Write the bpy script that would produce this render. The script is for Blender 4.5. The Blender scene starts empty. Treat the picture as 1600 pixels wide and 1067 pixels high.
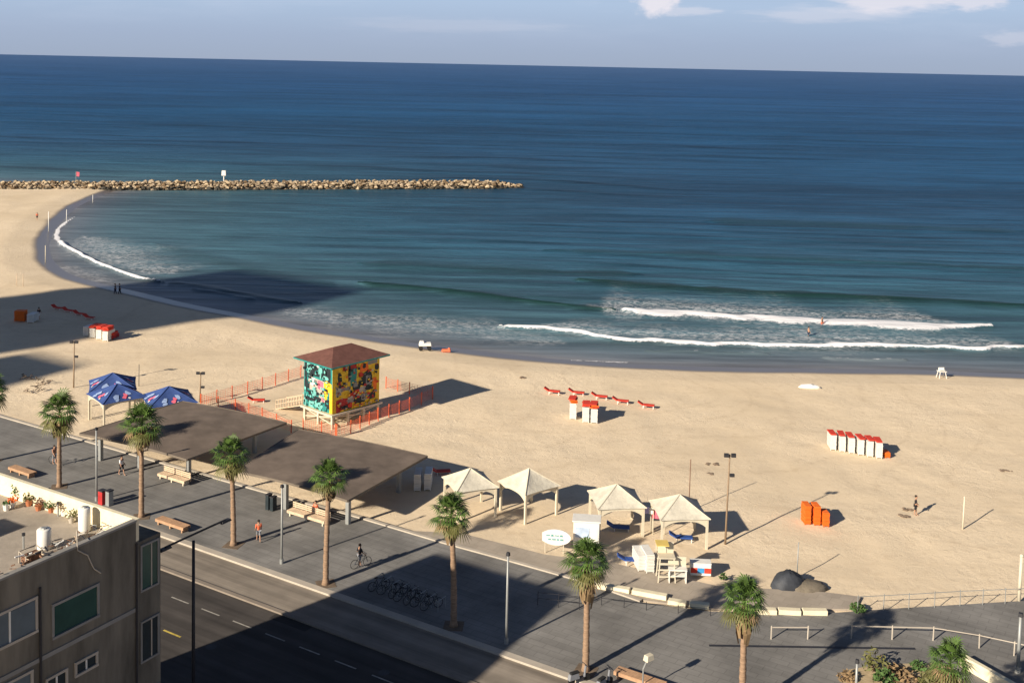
import bpy, bmesh, math, random
import numpy as np
from mathutils import Vector, Matrix
R = math.radians
rnd = random.Random(7)
scene = bpy.context.scene
COL = scene.collection

# ------------------------------------------------------------------ camera
F = 1750.0; H = 37.0
PITCH = math.atan(0.07); ROLL = R(1.2)
CX = 800.0; HOR = 101.5
CY = HOR + F*math.tan(PITCH)
cam = bpy.data.cameras.new('camera'); camo = bpy.data.objects.new('camera', cam); COL.objects.link(camo)
camo.location = (0, 0, H)
rot = Matrix.Rotation(R(90)-PITCH, 4, 'X') @ Matrix.Rotation(ROLL, 4, 'Z')
camo.rotation_euler = rot.to_euler()
cam.sensor_width = 36; cam.lens = F/1600*36
cam.shift_y = -(533.5-CY)/1600
cam.clip_start = 0.5; cam.clip_end = 300000
scene.camera = camo
_r = rot.to_3x3()
CR, CU, CF = _r @ Vector((1,0,0)), _r @ Vector((0,1,0)), _r @ Vector((0,0,-1))
def G(px, py, z=0.0):
    """ground point (at height z) seen at a photo position"""
    d = CF*F + CR*(px-CX) - CU*(py-CY)
    t = (z-H)/d.z
    return Vector((d.x*t, d.y*t, z))
ER = Vector((0.8513, -0.5246, 0)).normalized()      # along the road (to the right and nearer)
EN = Vector((0.5246, 0.8513, 0)).normalized()       # from the road to the sea
ROADANG = math.atan2(ER.y, ER.x)

# ------------------------------------------------------------------ light
SUN_EL = 24.0; SUN_AZ = 225.0
SD = Vector((0.7071, 0.7071, 0))                   # the way shadows fall
w = bpy.data.worlds.new('World'); scene.world = w; w.use_nodes = True
nt = w.node_tree; nt.nodes.clear()
def N(nt, t, **kw):
    n = nt.nodes.new(t)
    for k, v in kw.items():
        if k == 'ins':
            for a, b in v.items(): n.inputs[a].default_value = b
        else: setattr(n, k, v)
    return n
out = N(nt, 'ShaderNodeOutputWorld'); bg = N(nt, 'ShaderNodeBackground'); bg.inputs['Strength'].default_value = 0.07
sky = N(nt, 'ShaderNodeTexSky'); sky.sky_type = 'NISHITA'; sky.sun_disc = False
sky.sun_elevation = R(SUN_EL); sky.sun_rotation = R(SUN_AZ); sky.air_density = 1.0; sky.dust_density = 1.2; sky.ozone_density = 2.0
tc = N(nt, 'ShaderNodeTexCoord')
sep = N(nt, 'ShaderNodeSeparateXYZ'); nt.links.new(tc.outputs['Generated'], sep.inputs[0])
# cool haze band and clouds over the sea
ramp = N(nt, 'ShaderNodeValToRGB')
ramp.color_ramp.elements[0].position = 0.0; ramp.color_ramp.elements[0].color = (5.7, 6.8, 8.9, 1)
ramp.color_ramp.elements[1].position = 0.25; ramp.color_ramp.elements[1].color = (1.6, 3.1, 6.6, 1)
e = ramp.color_ramp.elements.new(0.022); e.color = (6.0, 7.3, 9.8, 1)
e = ramp.color_ramp.elements.new(0.055); e.color = (6.9, 8.8, 11.7, 1)
nt.links.new(sep.outputs['Z'], ramp.inputs[0])
mixh = N(nt, 'ShaderNodeMix', data_type='RGBA'); mixh.inputs[0].default_value = 0.85
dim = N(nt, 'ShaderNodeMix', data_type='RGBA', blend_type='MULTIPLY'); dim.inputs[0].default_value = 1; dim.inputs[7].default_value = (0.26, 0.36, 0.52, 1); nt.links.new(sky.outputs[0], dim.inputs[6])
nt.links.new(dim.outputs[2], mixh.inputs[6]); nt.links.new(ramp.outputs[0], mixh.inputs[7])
hz = N(nt, 'ShaderNodeMapRange', ins={1: 0.10, 2: 0.45, 3: 0.88, 4: 0.0}); nt.links.new(sep.outputs['Z'], hz.inputs[0])
nt.links.new(hz.outputs[0], mixh.inputs[0])
mp = N(nt, 'ShaderNodeMapping'); mp.inputs['Scale'].default_value = (5, 5, 26); mp.inputs['Location'].default_value = (0.3, 0.0, 0.1)
nt.links.new(tc.outputs['Generated'], mp.inputs[0])
nz = N(nt, 'ShaderNodeTexNoise', ins={'Scale': 1.0, 'Detail': 7.0, 'Roughness': 0.6}); nt.links.new(mp.outputs[0], nz.inputs['Vector'])
cr = N(nt, 'ShaderNodeMapRange', ins={1: 0.50, 2: 0.75, 3: 0.0, 4: 0.5}); nt.links.new(nz.outputs[0], cr.inputs[0])
up = N(nt, 'ShaderNodeMapRange', ins={1: 0.012, 2: 0.06, 3: 0.0, 4: 1.0}); nt.links.new(sep.outputs['Z'], up.inputs[0])
mm = N(nt, 'ShaderNodeMath', operation='MULTIPLY'); nt.links.new(cr.outputs[0], mm.inputs[0]); nt.links.new(up.outputs[0], mm.inputs[1])
mixc = N(nt, 'ShaderNodeMix', data_type='RGBA'); nt.links.new(mm.outputs[0], mixc.inputs[0]); nt.links.new(mixh.outputs[2], mixc.inputs[6]); mixc.inputs[7].default_value = (8.6, 9.6, 11.8, 1)
# cumulus heads: soft lobes at fixed directions broken up by noise
def cloud_lobe(prev, direction, sx, sz, gain):
    d = Vector(direction).normalized()
    s = N(nt, 'ShaderNodeVectorMath', operation='SUBTRACT'); nt.links.new(tc.outputs['Generated'], s.inputs[0]); s.inputs[1].default_value = d
    m = N(nt, 'ShaderNodeVectorMath', operation='MULTIPLY'); nt.links.new(s.outputs[0], m.inputs[0]); m.inputs[1].default_value = (1/sx, 1/sx, 1/sz)
    l = N(nt, 'ShaderNodeVectorMath', operation='LENGTH'); nt.links.new(m.outputs[0], l.inputs[0])
    nn = N(nt, 'ShaderNodeTexNoise', ins={'Scale': 1.6, 'Detail': 6.0, 'Roughness': 0.55}); nt.links.new(m.outputs[0], nn.inputs['Vector'])
    a = N(nt, 'ShaderNodeMath', operation='MULTIPLY_ADD'); nt.links.new(nn.outputs[0], a.inputs[0]); a.inputs[1].default_value = -1.9; nt.links.new(l.outputs['Value'], a.inputs[2])
    r = N(nt, 'ShaderNodeMapRange', ins={1: 0.45, 2: -0.55, 3: 0.0, 4: gain}); r.interpolation_type = 'SMOOTHSTEP'; nt.links.new(a.outputs[0], r.inputs[0])
    mx = N(nt, 'ShaderNodeMix', data_type='RGBA'); nt.links.new(r.outputs[0], mx.inputs[0]); nt.links.new(prev, mx.inputs[6]); mx.inputs[7].default_value = (12.4, 11.8, 12.6, 1)
    return mx.outputs[2]
def pxdir(px, py): return (CF*F + CR*(px-CX) - CU*(py-CY))
c = mixc.outputs[2]
c = cloud_lobe(c, pxdir(1028, 2), 0.017, 0.012, 0.85)
c = cloud_lobe(c, pxdir(1070, 18), 0.03, 0.004, 0.35)
c = cloud_lobe(c, pxdir(1400, 0), 0.045, 0.010, 0.7)
c = cloud_lobe(c, pxdir(1530, 0), 0.022, 0.008, 0.6)
c = cloud_lobe(c, pxdir(1300, 22), 0.06, 0.007, 0.3)
c = cloud_lobe(c, pxdir(700, 40), 0.09, 0.006, 0.12)
c = cloud_lobe(c, pxdir(1585, 60), 0.02, 0.006, 0.25)
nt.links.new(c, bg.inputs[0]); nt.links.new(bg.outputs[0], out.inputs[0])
sl = bpy.data.lights.new('sun', 'SUN'); sl.energy = 7.5; sl.angle = R(0.8); sl.color = (1.0, 0.88, 0.72)
so = bpy.data.objects.new('sun', sl); COL.objects.link(so)
dirv = Vector((SD.x*math.cos(R(SUN_EL)), SD.y*math.cos(R(SUN_EL)), -math.sin(R(SUN_EL))))
so.rotation_euler = dirv.to_track_quat('-Z', 'Y').to_euler(); so.location = (-60, -60, 80)
scene.view_settings.view_transform = 'Standard'; scene.view_settings.look = 'None'; scene.view_settings.exposure = 0
scene.render.engine = 'CYCLES'; scene.cycles.max_bounces = 6; scene.cycles.diffuse_bounces = 3; scene.cycles.transparent_max_bounces = 12
scene.cycles.use_denoising = True

# ------------------------------------------------------------------ materials
MATS = {}
def mat(name, col, rough=0.8, var=0.15, scale=2.0, bump=0.0, bscale=8.0, metal=0.0, spec=0.3, col2=None, stretch=None):
    if name in MATS: return MATS[name]
    m = bpy.data.materials.new(name); m.use_nodes = True; t = m.node_tree
    b = t.nodes['Principled BSDF']; b.inputs['Roughness'].default_value = rough; b.inputs['Metallic'].default_value = metal
    b.inputs['Specular IOR Level'].default_value = spec
    co = N(t, 'ShaderNodeTexCoord'); src = co.outputs['Object']
    if stretch:
        mpn = N(t, 'ShaderNodeMapping'); mpn.inputs['Scale'].default_value = stretch; t.links.new(src, mpn.inputs[0]); src = mpn.outputs[0]
    nz = N(t, 'ShaderNodeTexNoise', ins={'Scale': scale, 'Detail': 5.0, 'Roughness': 0.6}); t.links.new(src, nz.inputs['Vector'])
    mx = N(t, 'ShaderNodeMix', data_type='RGBA')
    c1 = tuple(max(0, x*(1-var)) for x in col); c2 = col2 or tuple(min(1, x*(1+var)) for x in col)
    mx.inputs[6].default_value = (*c1, 1); mx.inputs[7].default_value = (*c2, 1)
    mr = N(t, 'ShaderNodeMapRange', ins={1: 0.3, 2: 0.7}); t.links.new(nz.outputs[0], mr.inputs[0]); t.links.new(mr.outputs[0], mx.inputs[0])
    t.links.new(mx.outputs[2], b.inputs['Base Color'])
    if bump:
        n2 = N(t, 'ShaderNodeTexNoise', ins={'Scale': bscale, 'Detail': 4.0}); t.links.new(src, n2.inputs['Vector'])
        bp = N(t, 'ShaderNodeBump', ins={'Strength': 1.0, 'Distance': bump}); t.links.new(n2.outputs[0], bp.inputs['Height']); t.links.new(bp.outputs[0], b.inputs['Normal'])
    MATS[name] = m; return m
M_cream = mat('cream_paint', (0.62, 0.56, 0.43), 0.6, 0.10, 1.5)
M_canvas = mat('cream_canvas', (0.60, 0.56, 0.46), 0.85, 0.18, 1.0, 0.05, 2.5)
M_white = mat('white_plastic', (0.78, 0.76, 0.70), 0.5, 0.06, 3)
M_red = mat('red_fabric', (0.62, 0.055, 0.03), 0.7, 0.2, 3)
M_orange = mat('orange_plastic', (0.85, 0.17, 0.02), 0.6, 0.12, 3)
M_fence = mat('orange_red_fence', (0.72, 0.13, 0.05), 0.7, 0.2, 2)
M_grey = mat('grey_metal', (0.33, 0.34, 0.33), 0.5, 0.1, 1.5, metal=0.3)
M_dark = mat('dark_metal', (0.035, 0.035, 0.04), 0.5, 0.2, 2)
M_darkwood = mat('weathered_brown_deck', (0.175, 0.138, 0.110), 0.85, 0.26, 0.5, 0.004, 20, stretch=(1, 1, 1))
M_wood = mat('bench_wood', (0.44, 0.27, 0.16), 0.7, 0.2, 3, 0.004, 20)
M_palewood = mat('pale_bench_wood', (0.60, 0.46, 0.32), 0.7, 0.2, 3)
M_conc = mat('pale_concrete', (0.46, 0.41, 0.34), 0.85, 0.12, 0.7, 0.004, 10)
M_conc2 = mat('grey_concrete', (0.27, 0.26, 0.24), 0.85, 0.15, 0.9, 0.003, 10)
M_blue = mat('blue_canvas', (0.045, 0.085, 0.25), 0.7, 0.25, 1.0)
M_blue2 = mat('blue_fabric', (0.03, 0.08, 0.30), 0.7, 0.2, 2)
M_lblue = mat('pale_blue_print', (0.30, 0.40, 0.62), 0.7, 0.3, 2)
M_pink = mat('pink_print', (0.80, 0.16, 0.22), 0.7, 0.15, 2)
M_teal = mat('teal_paint', (0.03, 0.25, 0.23), 0.6, 0.2, 2)
M_lteal = mat('light_teal_paint', (0.17, 0.48, 0.43), 0.6, 0.15, 2)
M_black = mat('black_paint', (0.02, 0.03, 0.035), 0.6, 0.2, 2)
M_yellow = mat('yellow_paint', (0.78, 0.50, 0.03), 0.6, 0.12, 2)
M_dred = mat('dark_red_paint', (0.42, 0.03, 0.03), 0.6, 0.2, 2)
M_brownroof = mat('red_brown_roof', (0.155, 0.07, 0.055), 0.8, 0.22, 1.5, 0.004, 12)
M_skin = mat('skin', (0.45, 0.26, 0.17), 0.6, 0.05, 5)
M_hair = mat('dark_hair', (0.03, 0.02, 0.015), 0.7, 0.1, 5)
M_trunk = mat('palm_trunk', (0.30, 0.20, 0.13), 0.9, 0.3, 2.0, 0.03, 6, stretch=(1, 1, 5))
M_leaf = mat('palm_leaf', (0.075, 0.135, 0.026), 0.55, 0.5, 1.1, spec=0.4)
M_leaf2 = mat('palm_leaf_old', (0.13, 0.13, 0.042), 0.6, 0.35, 1.1)
M_dead = mat('dead_fronds', (0.25, 0.17, 0.09), 0.9, 0.35, 2)
M_wall = mat('stained_render_wall', (0.165, 0.148, 0.118), 0.9, 0.42, 0.9, 0.015, 5, stretch=(1, 1, 0.22))
M_glass = mat('dark_green_glass', (0.03, 0.085, 0.072), 0.12, 0.25, 0.4, spec=0.5)
M_shutter = mat('grey_shutter', (0.12, 0.15, 0.17), 0.6, 0.15, 1)
M_roof = mat('dusty_roof', (0.38, 0.33, 0.27), 0.9, 0.25, 0.6, 0.01, 6)
M_para = mat('pale_parapet', (0.78, 0.70, 0.50), 0.85, 0.12, 1.2, 0.008, 8)
M_rust = mat('rusty_metal', (0.20, 0.11, 0.07), 0.9, 0.4, 3)
M_shrub = mat('shrub_leaf', (0.07, 0.13, 0.035), 0.7, 0.4, 3)
M_terra = mat('terracotta', (0.45, 0.17, 0.08), 0.8, 0.15, 3)
M_mshade = mat('mound_shade', (0.045, 0.05, 0.06), 0.6, 0.4, 1.2, 0.03, 3)  # near-black colour stands in for shade on the mound
M_towerwall = mat('tower_wall', (0.55, 0.52, 0.47), 0.8, 0.1, 0.2)
M_rubber = mat('black_rubber', (0.02, 0.02, 0.02), 0.8, 0.1, 3)
M_chrome = mat('steel', (0.5, 0.5, 0.5), 0.3, 0.05, 3, metal=0.9)

# ------------------------------------------------------------------ mesh helpers
class MB:
    def __init__(s): s.v = []; s.f = []; s.mi = []; s.mats = []
    def m(s, m):
        if m not in s.mats: s.mats.append(m)
        return s.mats.index(m)
    def add(s, vs, fs, m):
        k = len(s.v); s.v += [tuple(x) for x in vs]; i = s.m(m)
        for f in fs: s.f.append(tuple(a+k for a in f)); s.mi.append(i)
    def box(s, c, size, m, rz=0.0, taper=1.0):
        cx, cy, cz = c; a, b, h = size[0]/2, size[1]/2, size[2]/2; ca, sa = math.cos(rz), math.sin(rz)
        vs = []
        for zz in (-h, h):
            k = 1.0 if zz < 0 else taper
            for xx, yy in ((-a, -b), (a, -b), (a, b), (-a, b)):
                xx *= k; yy *= k
                vs.append((cx+xx*ca-yy*sa, cy+xx*sa+yy*ca, cz+zz))
        s.add(vs, [(3,2,1,0), (4,5,6,7), (0,1,5,4), (1,2,6,5), (2,3,7,6), (3,0,4,7)], m)
    def bar(s, p, q, r, m, r2=None, n=6):
        p, q = Vector(p), Vector(q); d = (q-p)
        if d.length < 1e-6: return
        d.normalize(); a = d.orthogonal().normalized(); b = d.cross(a); r2 = r if r2 is None else r2
        vs = [p + (a*math.cos(2*math.pi*i/n)+b*math.sin(2*math.pi*i/n))*r for i in range(n)]
        vs += [q + (a*math.cos(2*math.pi*i/n)+b*math.sin(2*math.pi*i/n))*r2 for i in range(n)]
        fs = [(i, (i+1) % n, n+(i+1) % n, n+i) for i in range(n)] + [tuple(range(n-1, -1, -1)), tuple(range(n, 2*n))]
        s.add(vs, fs, m)
    def tube(s, pts, rs, m, n=7):
        pts = [Vector(p) for p in pts]; vs = []; fs = []
        for i, p in enumerate(pts):
            d = (pts[min(i+1, len(pts)-1)]-pts[max(i-1, 0)]).normalized()
            a = d.cross(Vector((0, 0, 1))); a = a.normalized() if a.length > 0.1 else Vector((1, 0, 0))
            b = d.cross(a); r = rs[i] if isinstance(rs, (list, tuple)) else rs
            vs += [p+(a*math.cos(2*math.pi*k/n)+b*math.sin(2*math.pi*k/n))*r for k in range(n)]
        for i in range(len(pts)-1):
            fs += [(i*n+k, i*n+(k+1) % n, (i+1)*n+(k+1) % n, (i+1)*n+k) for k in range(n)]
        fs += [tuple(range(n-1, -1, -1)), tuple(range((len(pts)-1)*n, len(pts)*n))]
        s.add(vs, fs, m)
    def prism(s, poly, z0, z1, m):
        n = len(poly); vs = [(p[0], p[1], z0) for p in poly]+[(p[0], p[1], z1) for p in poly]
        s.add(vs, [tuple(range(n-1, -1, -1)), tuple(range(n, 2*n))]+[(i, (i+1) % n, n+(i+1) % n, n+i) for i in range(n)], m)
    def ball(s, c, r, m, seg=10, ring=7, jit=0.0, sc=(1, 1, 1), rg=None):
        vs = [(c[0], c[1], c[2]+r*sc[2])]
        for i in range(1, ring):
            t = math.pi*i/ring
            for j in range(seg):
                p = 2*math.pi*j/seg; k = 1+(rg or rnd).uniform(-jit, jit)
                vs.append((c[0]+r*k*sc[0]*math.sin(t)*math.cos(p), c[1]+r*k*sc[1]*math.sin(t)*math.sin(p), c[2]+r*k*sc[2]*math.cos(t)))
        vs.append((c[0], c[1], c[2]-r*sc[2])); fs = [(0, 1+j, 1+(j+1) % seg) for j in range(seg)]
        for i in range(ring-2):
            fs += [(1+i*seg+j, 1+(i+1)*seg+j, 1+(i+1)*seg+(j+1) % seg, 1+i*seg+(j+1) % seg) for j in range(seg)]
        L = len(vs)-1; fs += [(L, 1+(ring-2)*seg+(j+1) % seg, 1+(ring-2)*seg+j) for j in range(seg)]
        s.add(vs, fs, m)
    def build(s, name, parent=None, smooth=False, bevel=0.0, loc=None, rz=0.0):
        me = bpy.data.meshes.new(name); me.from_pydata(s.v, [], s.f)
        for m in s.mats: me.materials.append(m)
        me.polygons.foreach_set('material_index', s.mi)
        if smooth: me.polygons.foreach_set('use_smooth', [True]*len(me.polygons))
        me.update()
        bm = bmesh.new(); bm.from_mesh(me); bmesh.ops.recalc_face_normals(bm, faces=bm.faces); bm.to_mesh(me); bm.free()
        o = bpy.data.objects.new(name, me); COL.objects.link(o); o.parent = parent
        if loc is not None: o.location = loc
        if rz: o.rotation_euler.z = rz
        if bevel:
            b = o.modifiers.new('bevel', 'BEVEL'); b.width = bevel; b.segments = 2; b.limit_method = 'ANGLE'
        return o
def thing(name, label, cat, loc, rz=0.0, group=None):
    o = bpy.data.objects.new(name, None); COL.objects.link(o); o.location = loc; o.rotation_euler = (0, 0, rz)
    o.empty_display_size = 0.3
    o['label'] = label; o['category'] = cat
    if group: o['group'] = group
    return o
def tag(o, label, cat, group=None, kind=None):
    o['label'] = label; o['category'] = cat
    if group: o['group'] = group
    if kind: o['kind'] = kind
    return o
def struct(o): o['kind'] = 'structure'; return o
def dup(root, loc=None, rz=None, label=None, sc=None):
    r = root.copy(); COL.objects.link(r)
    if loc is not None: r.location = loc
    if rz is not None: r.rotation_euler = (0, 0, rz)
    if sc: r.scale = (sc, sc, sc)
    if label: r['label'] = label
    for ch in list(root.children):
        c = ch.copy(); COL.objects.link(c); c.parent = r
        for g in list(ch.children):
            d = g.copy(); COL.objects.link(d); d.parent = c
    return r

# ------------------------------------------------------------------ terrain and sea
SEA_Z = -0.6
shore_px = [(-160, 300), (60, 297), (172, 294), (130, 309), (98, 325), (72, 348), (54, 375), (52, 395), (62, 415), (90, 433), (140, 447), (200, 461), (280, 480),
            (370, 497), (450, 513), (530, 526), (620, 540), (700, 550), (800, 562), (900, 571), (1000, 577), (1150, 582), (1300, 584), (1450, 586), (1600, 592), (1900, 600)]
def smooth_poly(P, n=4):
    P = [np.array(p[:2], float) for p in P]; out = []
    for i in range(len(P)-1):
        p0, p1, p2, p3 = P[max(i-1, 0)], P[i], P[i+1], P[min(i+2, len(P)-1)]
        for k in range(n):
            t = k/n
            out.append(0.5*((2*p1)+(-p0+p2)*t+(2*p0-5*p1+4*p2-p3)*t*t+(-p0+3*p1-3*p2+p3)*t**3))
    out.append(P[-1]); return np.array(out)
shore_w = [G(x, y, -0.42) for x, y in shore_px[2:]]
shore = smooth_poly([(p.x, p.y) for p in shore_w], 5)
left_ext = np.array([[-3000, 200.0], [-400, 285.0]]); tip0 = G(172, 292, -0.4)
right_ext = np.array([[300, shore[-1][1]-25], [3000, -400.0]])
line = np.vstack([left_ext, [[tip0.x-60, tip0.y+8]], shore, right_ext])
land_poly = np.vstack([line, [[3000, -3000], [-3000, -3000]]])
def seg_dist(P, L):
    best = np.full(len(P), 1e9)
    for a, b in zip(L[:-1], L[1:]):
        d = b-a; l2 = (d**2).sum()
        if l2 < 1e-12: continue
        t = np.clip(((P-a)@d)/l2, 0, 1); q = a+t[:, None]*d
        best = np.minimum(best, np.hypot(*(P-q).T))
    return best
def inside(P, poly):
    x, y = P[:, 0], P[:, 1]; c = np.zeros(len(P), bool)
    for (x0, y0), (x1, y1) in zip(poly, np.roll(poly, -1, 0)):
        k = ((y0 > y) != (y1 > y)); 
        if y0 != y1: c ^= k & (x < (x1-x0)*(y-y0)/(y1-y0)+x0)
    return c
def sdist(P): d = seg_dist(P, line); return np.where(inside(P, land_poly), d, -d)
def vnoise(x, y, seed=0):
    rs = np.random.RandomState(seed); T = rs.rand(256, 256)
    xi = np.floor(x).astype(int); yi = np.floor(y).astype(int); fx = x-xi; fy = y-yi
    fx = fx*fx*(3-2*fx); fy = fy*fy*(3-2*fy); g = lambda a, b: T[a % 256, b % 256]
    return (g(xi, yi)*(1-fx)+g(xi+1, yi)*fx)*(1-fy)+(g(xi, yi+1)*(1-fx)+g(xi+1, yi+1)*fx)*fy
def grid_obj(name, xs, ys, Z, mats, attrs):
    nr, nc = xs.shape; co = np.stack([xs, ys, Z], -1).reshape(-1, 3).astype(np.float32)
    i = np.arange(nr*nc).reshape(nr, nc)
    q = np.stack([i[:-1, :-1], i[:-1, 1:], i[1:, 1:], i[1:, :-1]], -1).reshape(-1, 4)
    me = bpy.data.meshes.new(name); me.vertices.add(len(co)); me.vertices.foreach_set('co', co.ravel())
    me.loops.add(q.size); me.loops.foreach_set('vertex_index', q.ravel().astype(np.int32))
    me.polygons.add(len(q)); me.polygons.foreach_set('loop_start', (np.arange(len(q))*4).astype(np.int32))
    me.update(calc_edges=True); me.polygons.foreach_set('use_smooth', np.ones(len(q), bool))
    for k, a in attrs.items():
        at = me.attributes.new(k, 'FLOAT', 'POINT'); at.data.foreach_set('value', a.ravel().astype(np.float32))
    for m in mats: me.materials.append(m)
    o = bpy.data.objects.new(name, me); COL.objects.link(o); return o

# sand: one sheet, under the promenade too, running out under the sea
ys = np.concatenate([[-2500, -300, 0, 30], np.geomspace(50, 420, 520), [700, 2500]])
us = np.linspace(-1.0, 1.0, 520)
Y = np.repeat(ys[:, None], len(us), 1); X = us[None, :]*np.maximum(np.abs(Y), 60)*1.15
X[0] = us*4000; X[1] = us*1500; X[2] = us*800; X[3] = us*400; X[-1] = us*4000; X[-2] = us*1400
P = np.stack([X.ravel(), Y.ravel()], -1); sd = sdist(P).reshape(X.shape)
zz = np.minimum(SEA_Z+(sd+3)*0.06, -0.10); zz = np.maximum(zz, -5.0)
t = np.clip((sd-4)/6, 0, 1)
zz += t*(0.14*(vnoise(X/9, Y/9, 1)-0.5)+0.10*(vnoise(X/2.3, Y/2.3, 2)-0.5)) - 0.05*t
# keep the sand below the paved areas
pn = (X-G(100, 679).x)*EN.x+(Y-G(100, 679).y)*EN.y
zz = np.where(pn < -0.5, np.minimum(zz, -0.35), zz)

m = bpy.data.materials.new('beach_sand'); m.use_nodes = True; t_ = m.node_tree; b = t_.nodes['Principled BSDF']; b.inputs['Specular IOR Level'].default_value = 0.15
ge = N(t_, 'ShaderNodeNewGeometry'); at = N(t_, 'ShaderNodeAttribute', attribute_name='shore')
n1 = N(t_, 'ShaderNodeTexNoise', ins={'Scale': 0.06, 'Detail': 6.0, 'Roughness': 0.6}); t_.links.new(ge.outputs['Position'], n1.inputs['Vector'])
n2 = N(t_, 'ShaderNodeTexNoise', ins={'Scale': 1.1, 'Detail': 5.0, 'Roughness': 0.65}); t_.links.new(ge.outputs['Position'], n2.inputs['Vector'])
dry = N(t_, 'ShaderNodeMix', data_type='RGBA'); dry.inputs[6].default_value = (0.71, 0.58, 0.405, 1); dry.inputs[7].default_value = (0.83, 0.69, 0.50, 1)
mr = N(t_, 'ShaderNodeMapRange', ins={1: 0.3, 2: 0.7}); t_.links.new(n1.outputs[0], mr.inputs[0]); t_.links.new(mr.outputs[0], dry.inputs[0])
sp = N(t_, 'ShaderNodeMix', data_type='RGBA', blend_type='MULTIPLY'); sp.inputs[7].default_value = (0.70, 0.66, 0.62, 1)
mr2 = N(t_, 'ShaderNodeMapRange', ins={1: 0.52, 2: 0.75, 3: 0.0, 4: 0.4}); t_.links.new(n2.outputs[0], mr2.inputs[0]); t_.links.new(mr2.outputs[0], sp.inputs[0]); t_.links.new(dry.outputs[2], sp.inputs[6])
# stretches of tyre and rake marks along the beach
mpw = N(t_, 'ShaderNodeMapping'); mpw.inputs['Rotation'].default_value = (0, 0, R(14)); mpw.inputs['Scale'].default_value = (0.05, 0.9, 1); t_.links.new(ge.outputs['Position'], mpw.inputs[0])
n3 = N(t_, 'ShaderNodeTexNoise', ins={'Scale': 1.0, 'Detail': 4.0}); t_.links.new(mpw.outputs[0], n3.inputs['Vector'])
tr = N(t_, 'ShaderNodeMapRange', ins={1: 0.54, 2: 0.70, 3: 0.0, 4: 0.16}); t_.links.new(n3.outputs[0], tr.inputs[0])
sp2 = N(t_, 'ShaderNodeMix', data_type='RGBA', blend_type='MULTIPLY'); sp2.inputs[7].default_value = (0.72, 0.68, 0.64, 1); t_.links.new(tr.outputs[0], sp2.inputs[0]); t_.links.new(sp.outputs[2], sp2.inputs[6])
nt1 = N(t_, 'ShaderNodeTexNoise', ins={'Scale': 0.022, 'Detail': 1.5, 'Roughness': 0.5}); t_.links.new(ge.outputs['Position'], nt1.inputs['Vector'])
prev = sp2.outputs[2]
for lv in (0.44, 0.50, 0.555):
    q1 = N(t_, 'ShaderNodeMath', operation='SUBTRACT', ins={1: lv}); t_.links.new(nt1.outputs[0], q1.inputs[0]); q2 = N(t_, 'ShaderNodeMath', operation='ABSOLUTE'); t_.links.new(q1.outputs[0], q2.inputs[0])
    q3 = N(t_, 'ShaderNodeMapRange', ins={1: 0.0, 2: 0.0065, 3: 1.0, 4: 0.0}); t_.links.new(q2.outputs[0], q3.inputs[0]); q4 = N(t_, 'ShaderNodeMath', operation='MULTIPLY'); t_.links.new(q3.outputs[0], q4.inputs[0]); t_.links.new(n2.outputs[0], q4.inputs[1])
    q6 = N(t_, 'ShaderNodeMath', operation='MULTIPLY', ins={1: 0.30}); t_.links.new(q4.outputs[0], q6.inputs[0])
    q5 = N(t_, 'ShaderNodeMix', data_type='RGBA', blend_type='MULTIPLY'); q5.inputs[7].default_value = (0.66, 0.62, 0.58, 1); t_.links.new(q6.outputs[0], q5.inputs[0]); t_.links.new(prev, q5.inputs[6]); prev = q5.outputs[2]
trail_out = prev
# wet band
ad = N(t_, 'ShaderNodeMath', operation='MULTIPLY_ADD', ins={1: 1.4, 2: 0.0}); t_.links.new(n1.outputs[0], ad.inputs[0]); t_.links.new(at.outputs['Fac'], ad.inputs[2])
wt = N(t_, 'ShaderNodeMapRange', ins={1: 1.6, 2: -0.2, 3: 0.0, 4: 1.0}); wt.interpolation_type = 'SMOOTHSTEP'; t_.links.new(ad.outputs[0], wt.inputs[0])
wet = N(t_, 'ShaderNodeMix', data_type='RGBA'); wet.inputs[7].default_value = (0.155, 0.14, 0.135, 1); t_.links.new(wt.outputs[0], wet.inputs[0]); t_.links.new(trail_out, wet.inputs[6])
t_.links.new(wet.outputs[2], b.inputs['Base Color'])
rg = N(t_, 'ShaderNodeMapRange', ins={1: 0.3, 2: 1.0, 3: 0.95, 4: 0.3}); t_.links.new(wt.outputs[0], rg.inputs[0]); t_.links.new(rg.outputs[0], b.inputs['Roughness'])
sg = N(t_, 'ShaderNodeMapRange', ins={1: 0.3, 2: 1.0, 3: 0.1, 4: 0.5}); t_.links.new(wt.outputs[0], sg.inputs[0]); t_.links.new(sg.outputs[0], b.inputs['Specular IOR Level'])
n4 = N(t_, 'ShaderNodeTexNoise', ins={'Scale': 1.1, 'Detail': 8.0, 'Roughness': 0.72, 'Distortion': 0.6}); t_.links.new(ge.outputs['Position'], n4.inputs['Vector'])
bd = N(t_, 'ShaderNodeMapRange', ins={1: 0.0, 2: 1.0, 3: 0.085, 4: 0.0}); t_.links.new(wt.outputs[0], bd.inputs[0])
bmod = N(t_, 'ShaderNodeMapRange', ins={1: 0.38, 2: 0.62, 3: 0.35, 4: 1.35}); t_.links.new(n1.outputs[0], bmod.inputs[0]); bd2 = N(t_, 'ShaderNodeMath', operation='MULTIPLY'); t_.links.new(bd.outputs[0], bd2.inputs[0]); t_.links.new(bmod.outputs[0], bd2.inputs[1])
bp = N(t_, 'ShaderNodeBump', ins={'Strength': 1.0}); t_.links.new(bd2.outputs[0], bp.inputs['Distance']); t_.links.new(n4.outputs[0], bp.inputs['Height']); t_.links.new(bp.outputs[0], b.inputs['Normal'])
struct(grid_obj('beach', X, Y, zz, [m], {'shore': sd}))

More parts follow.
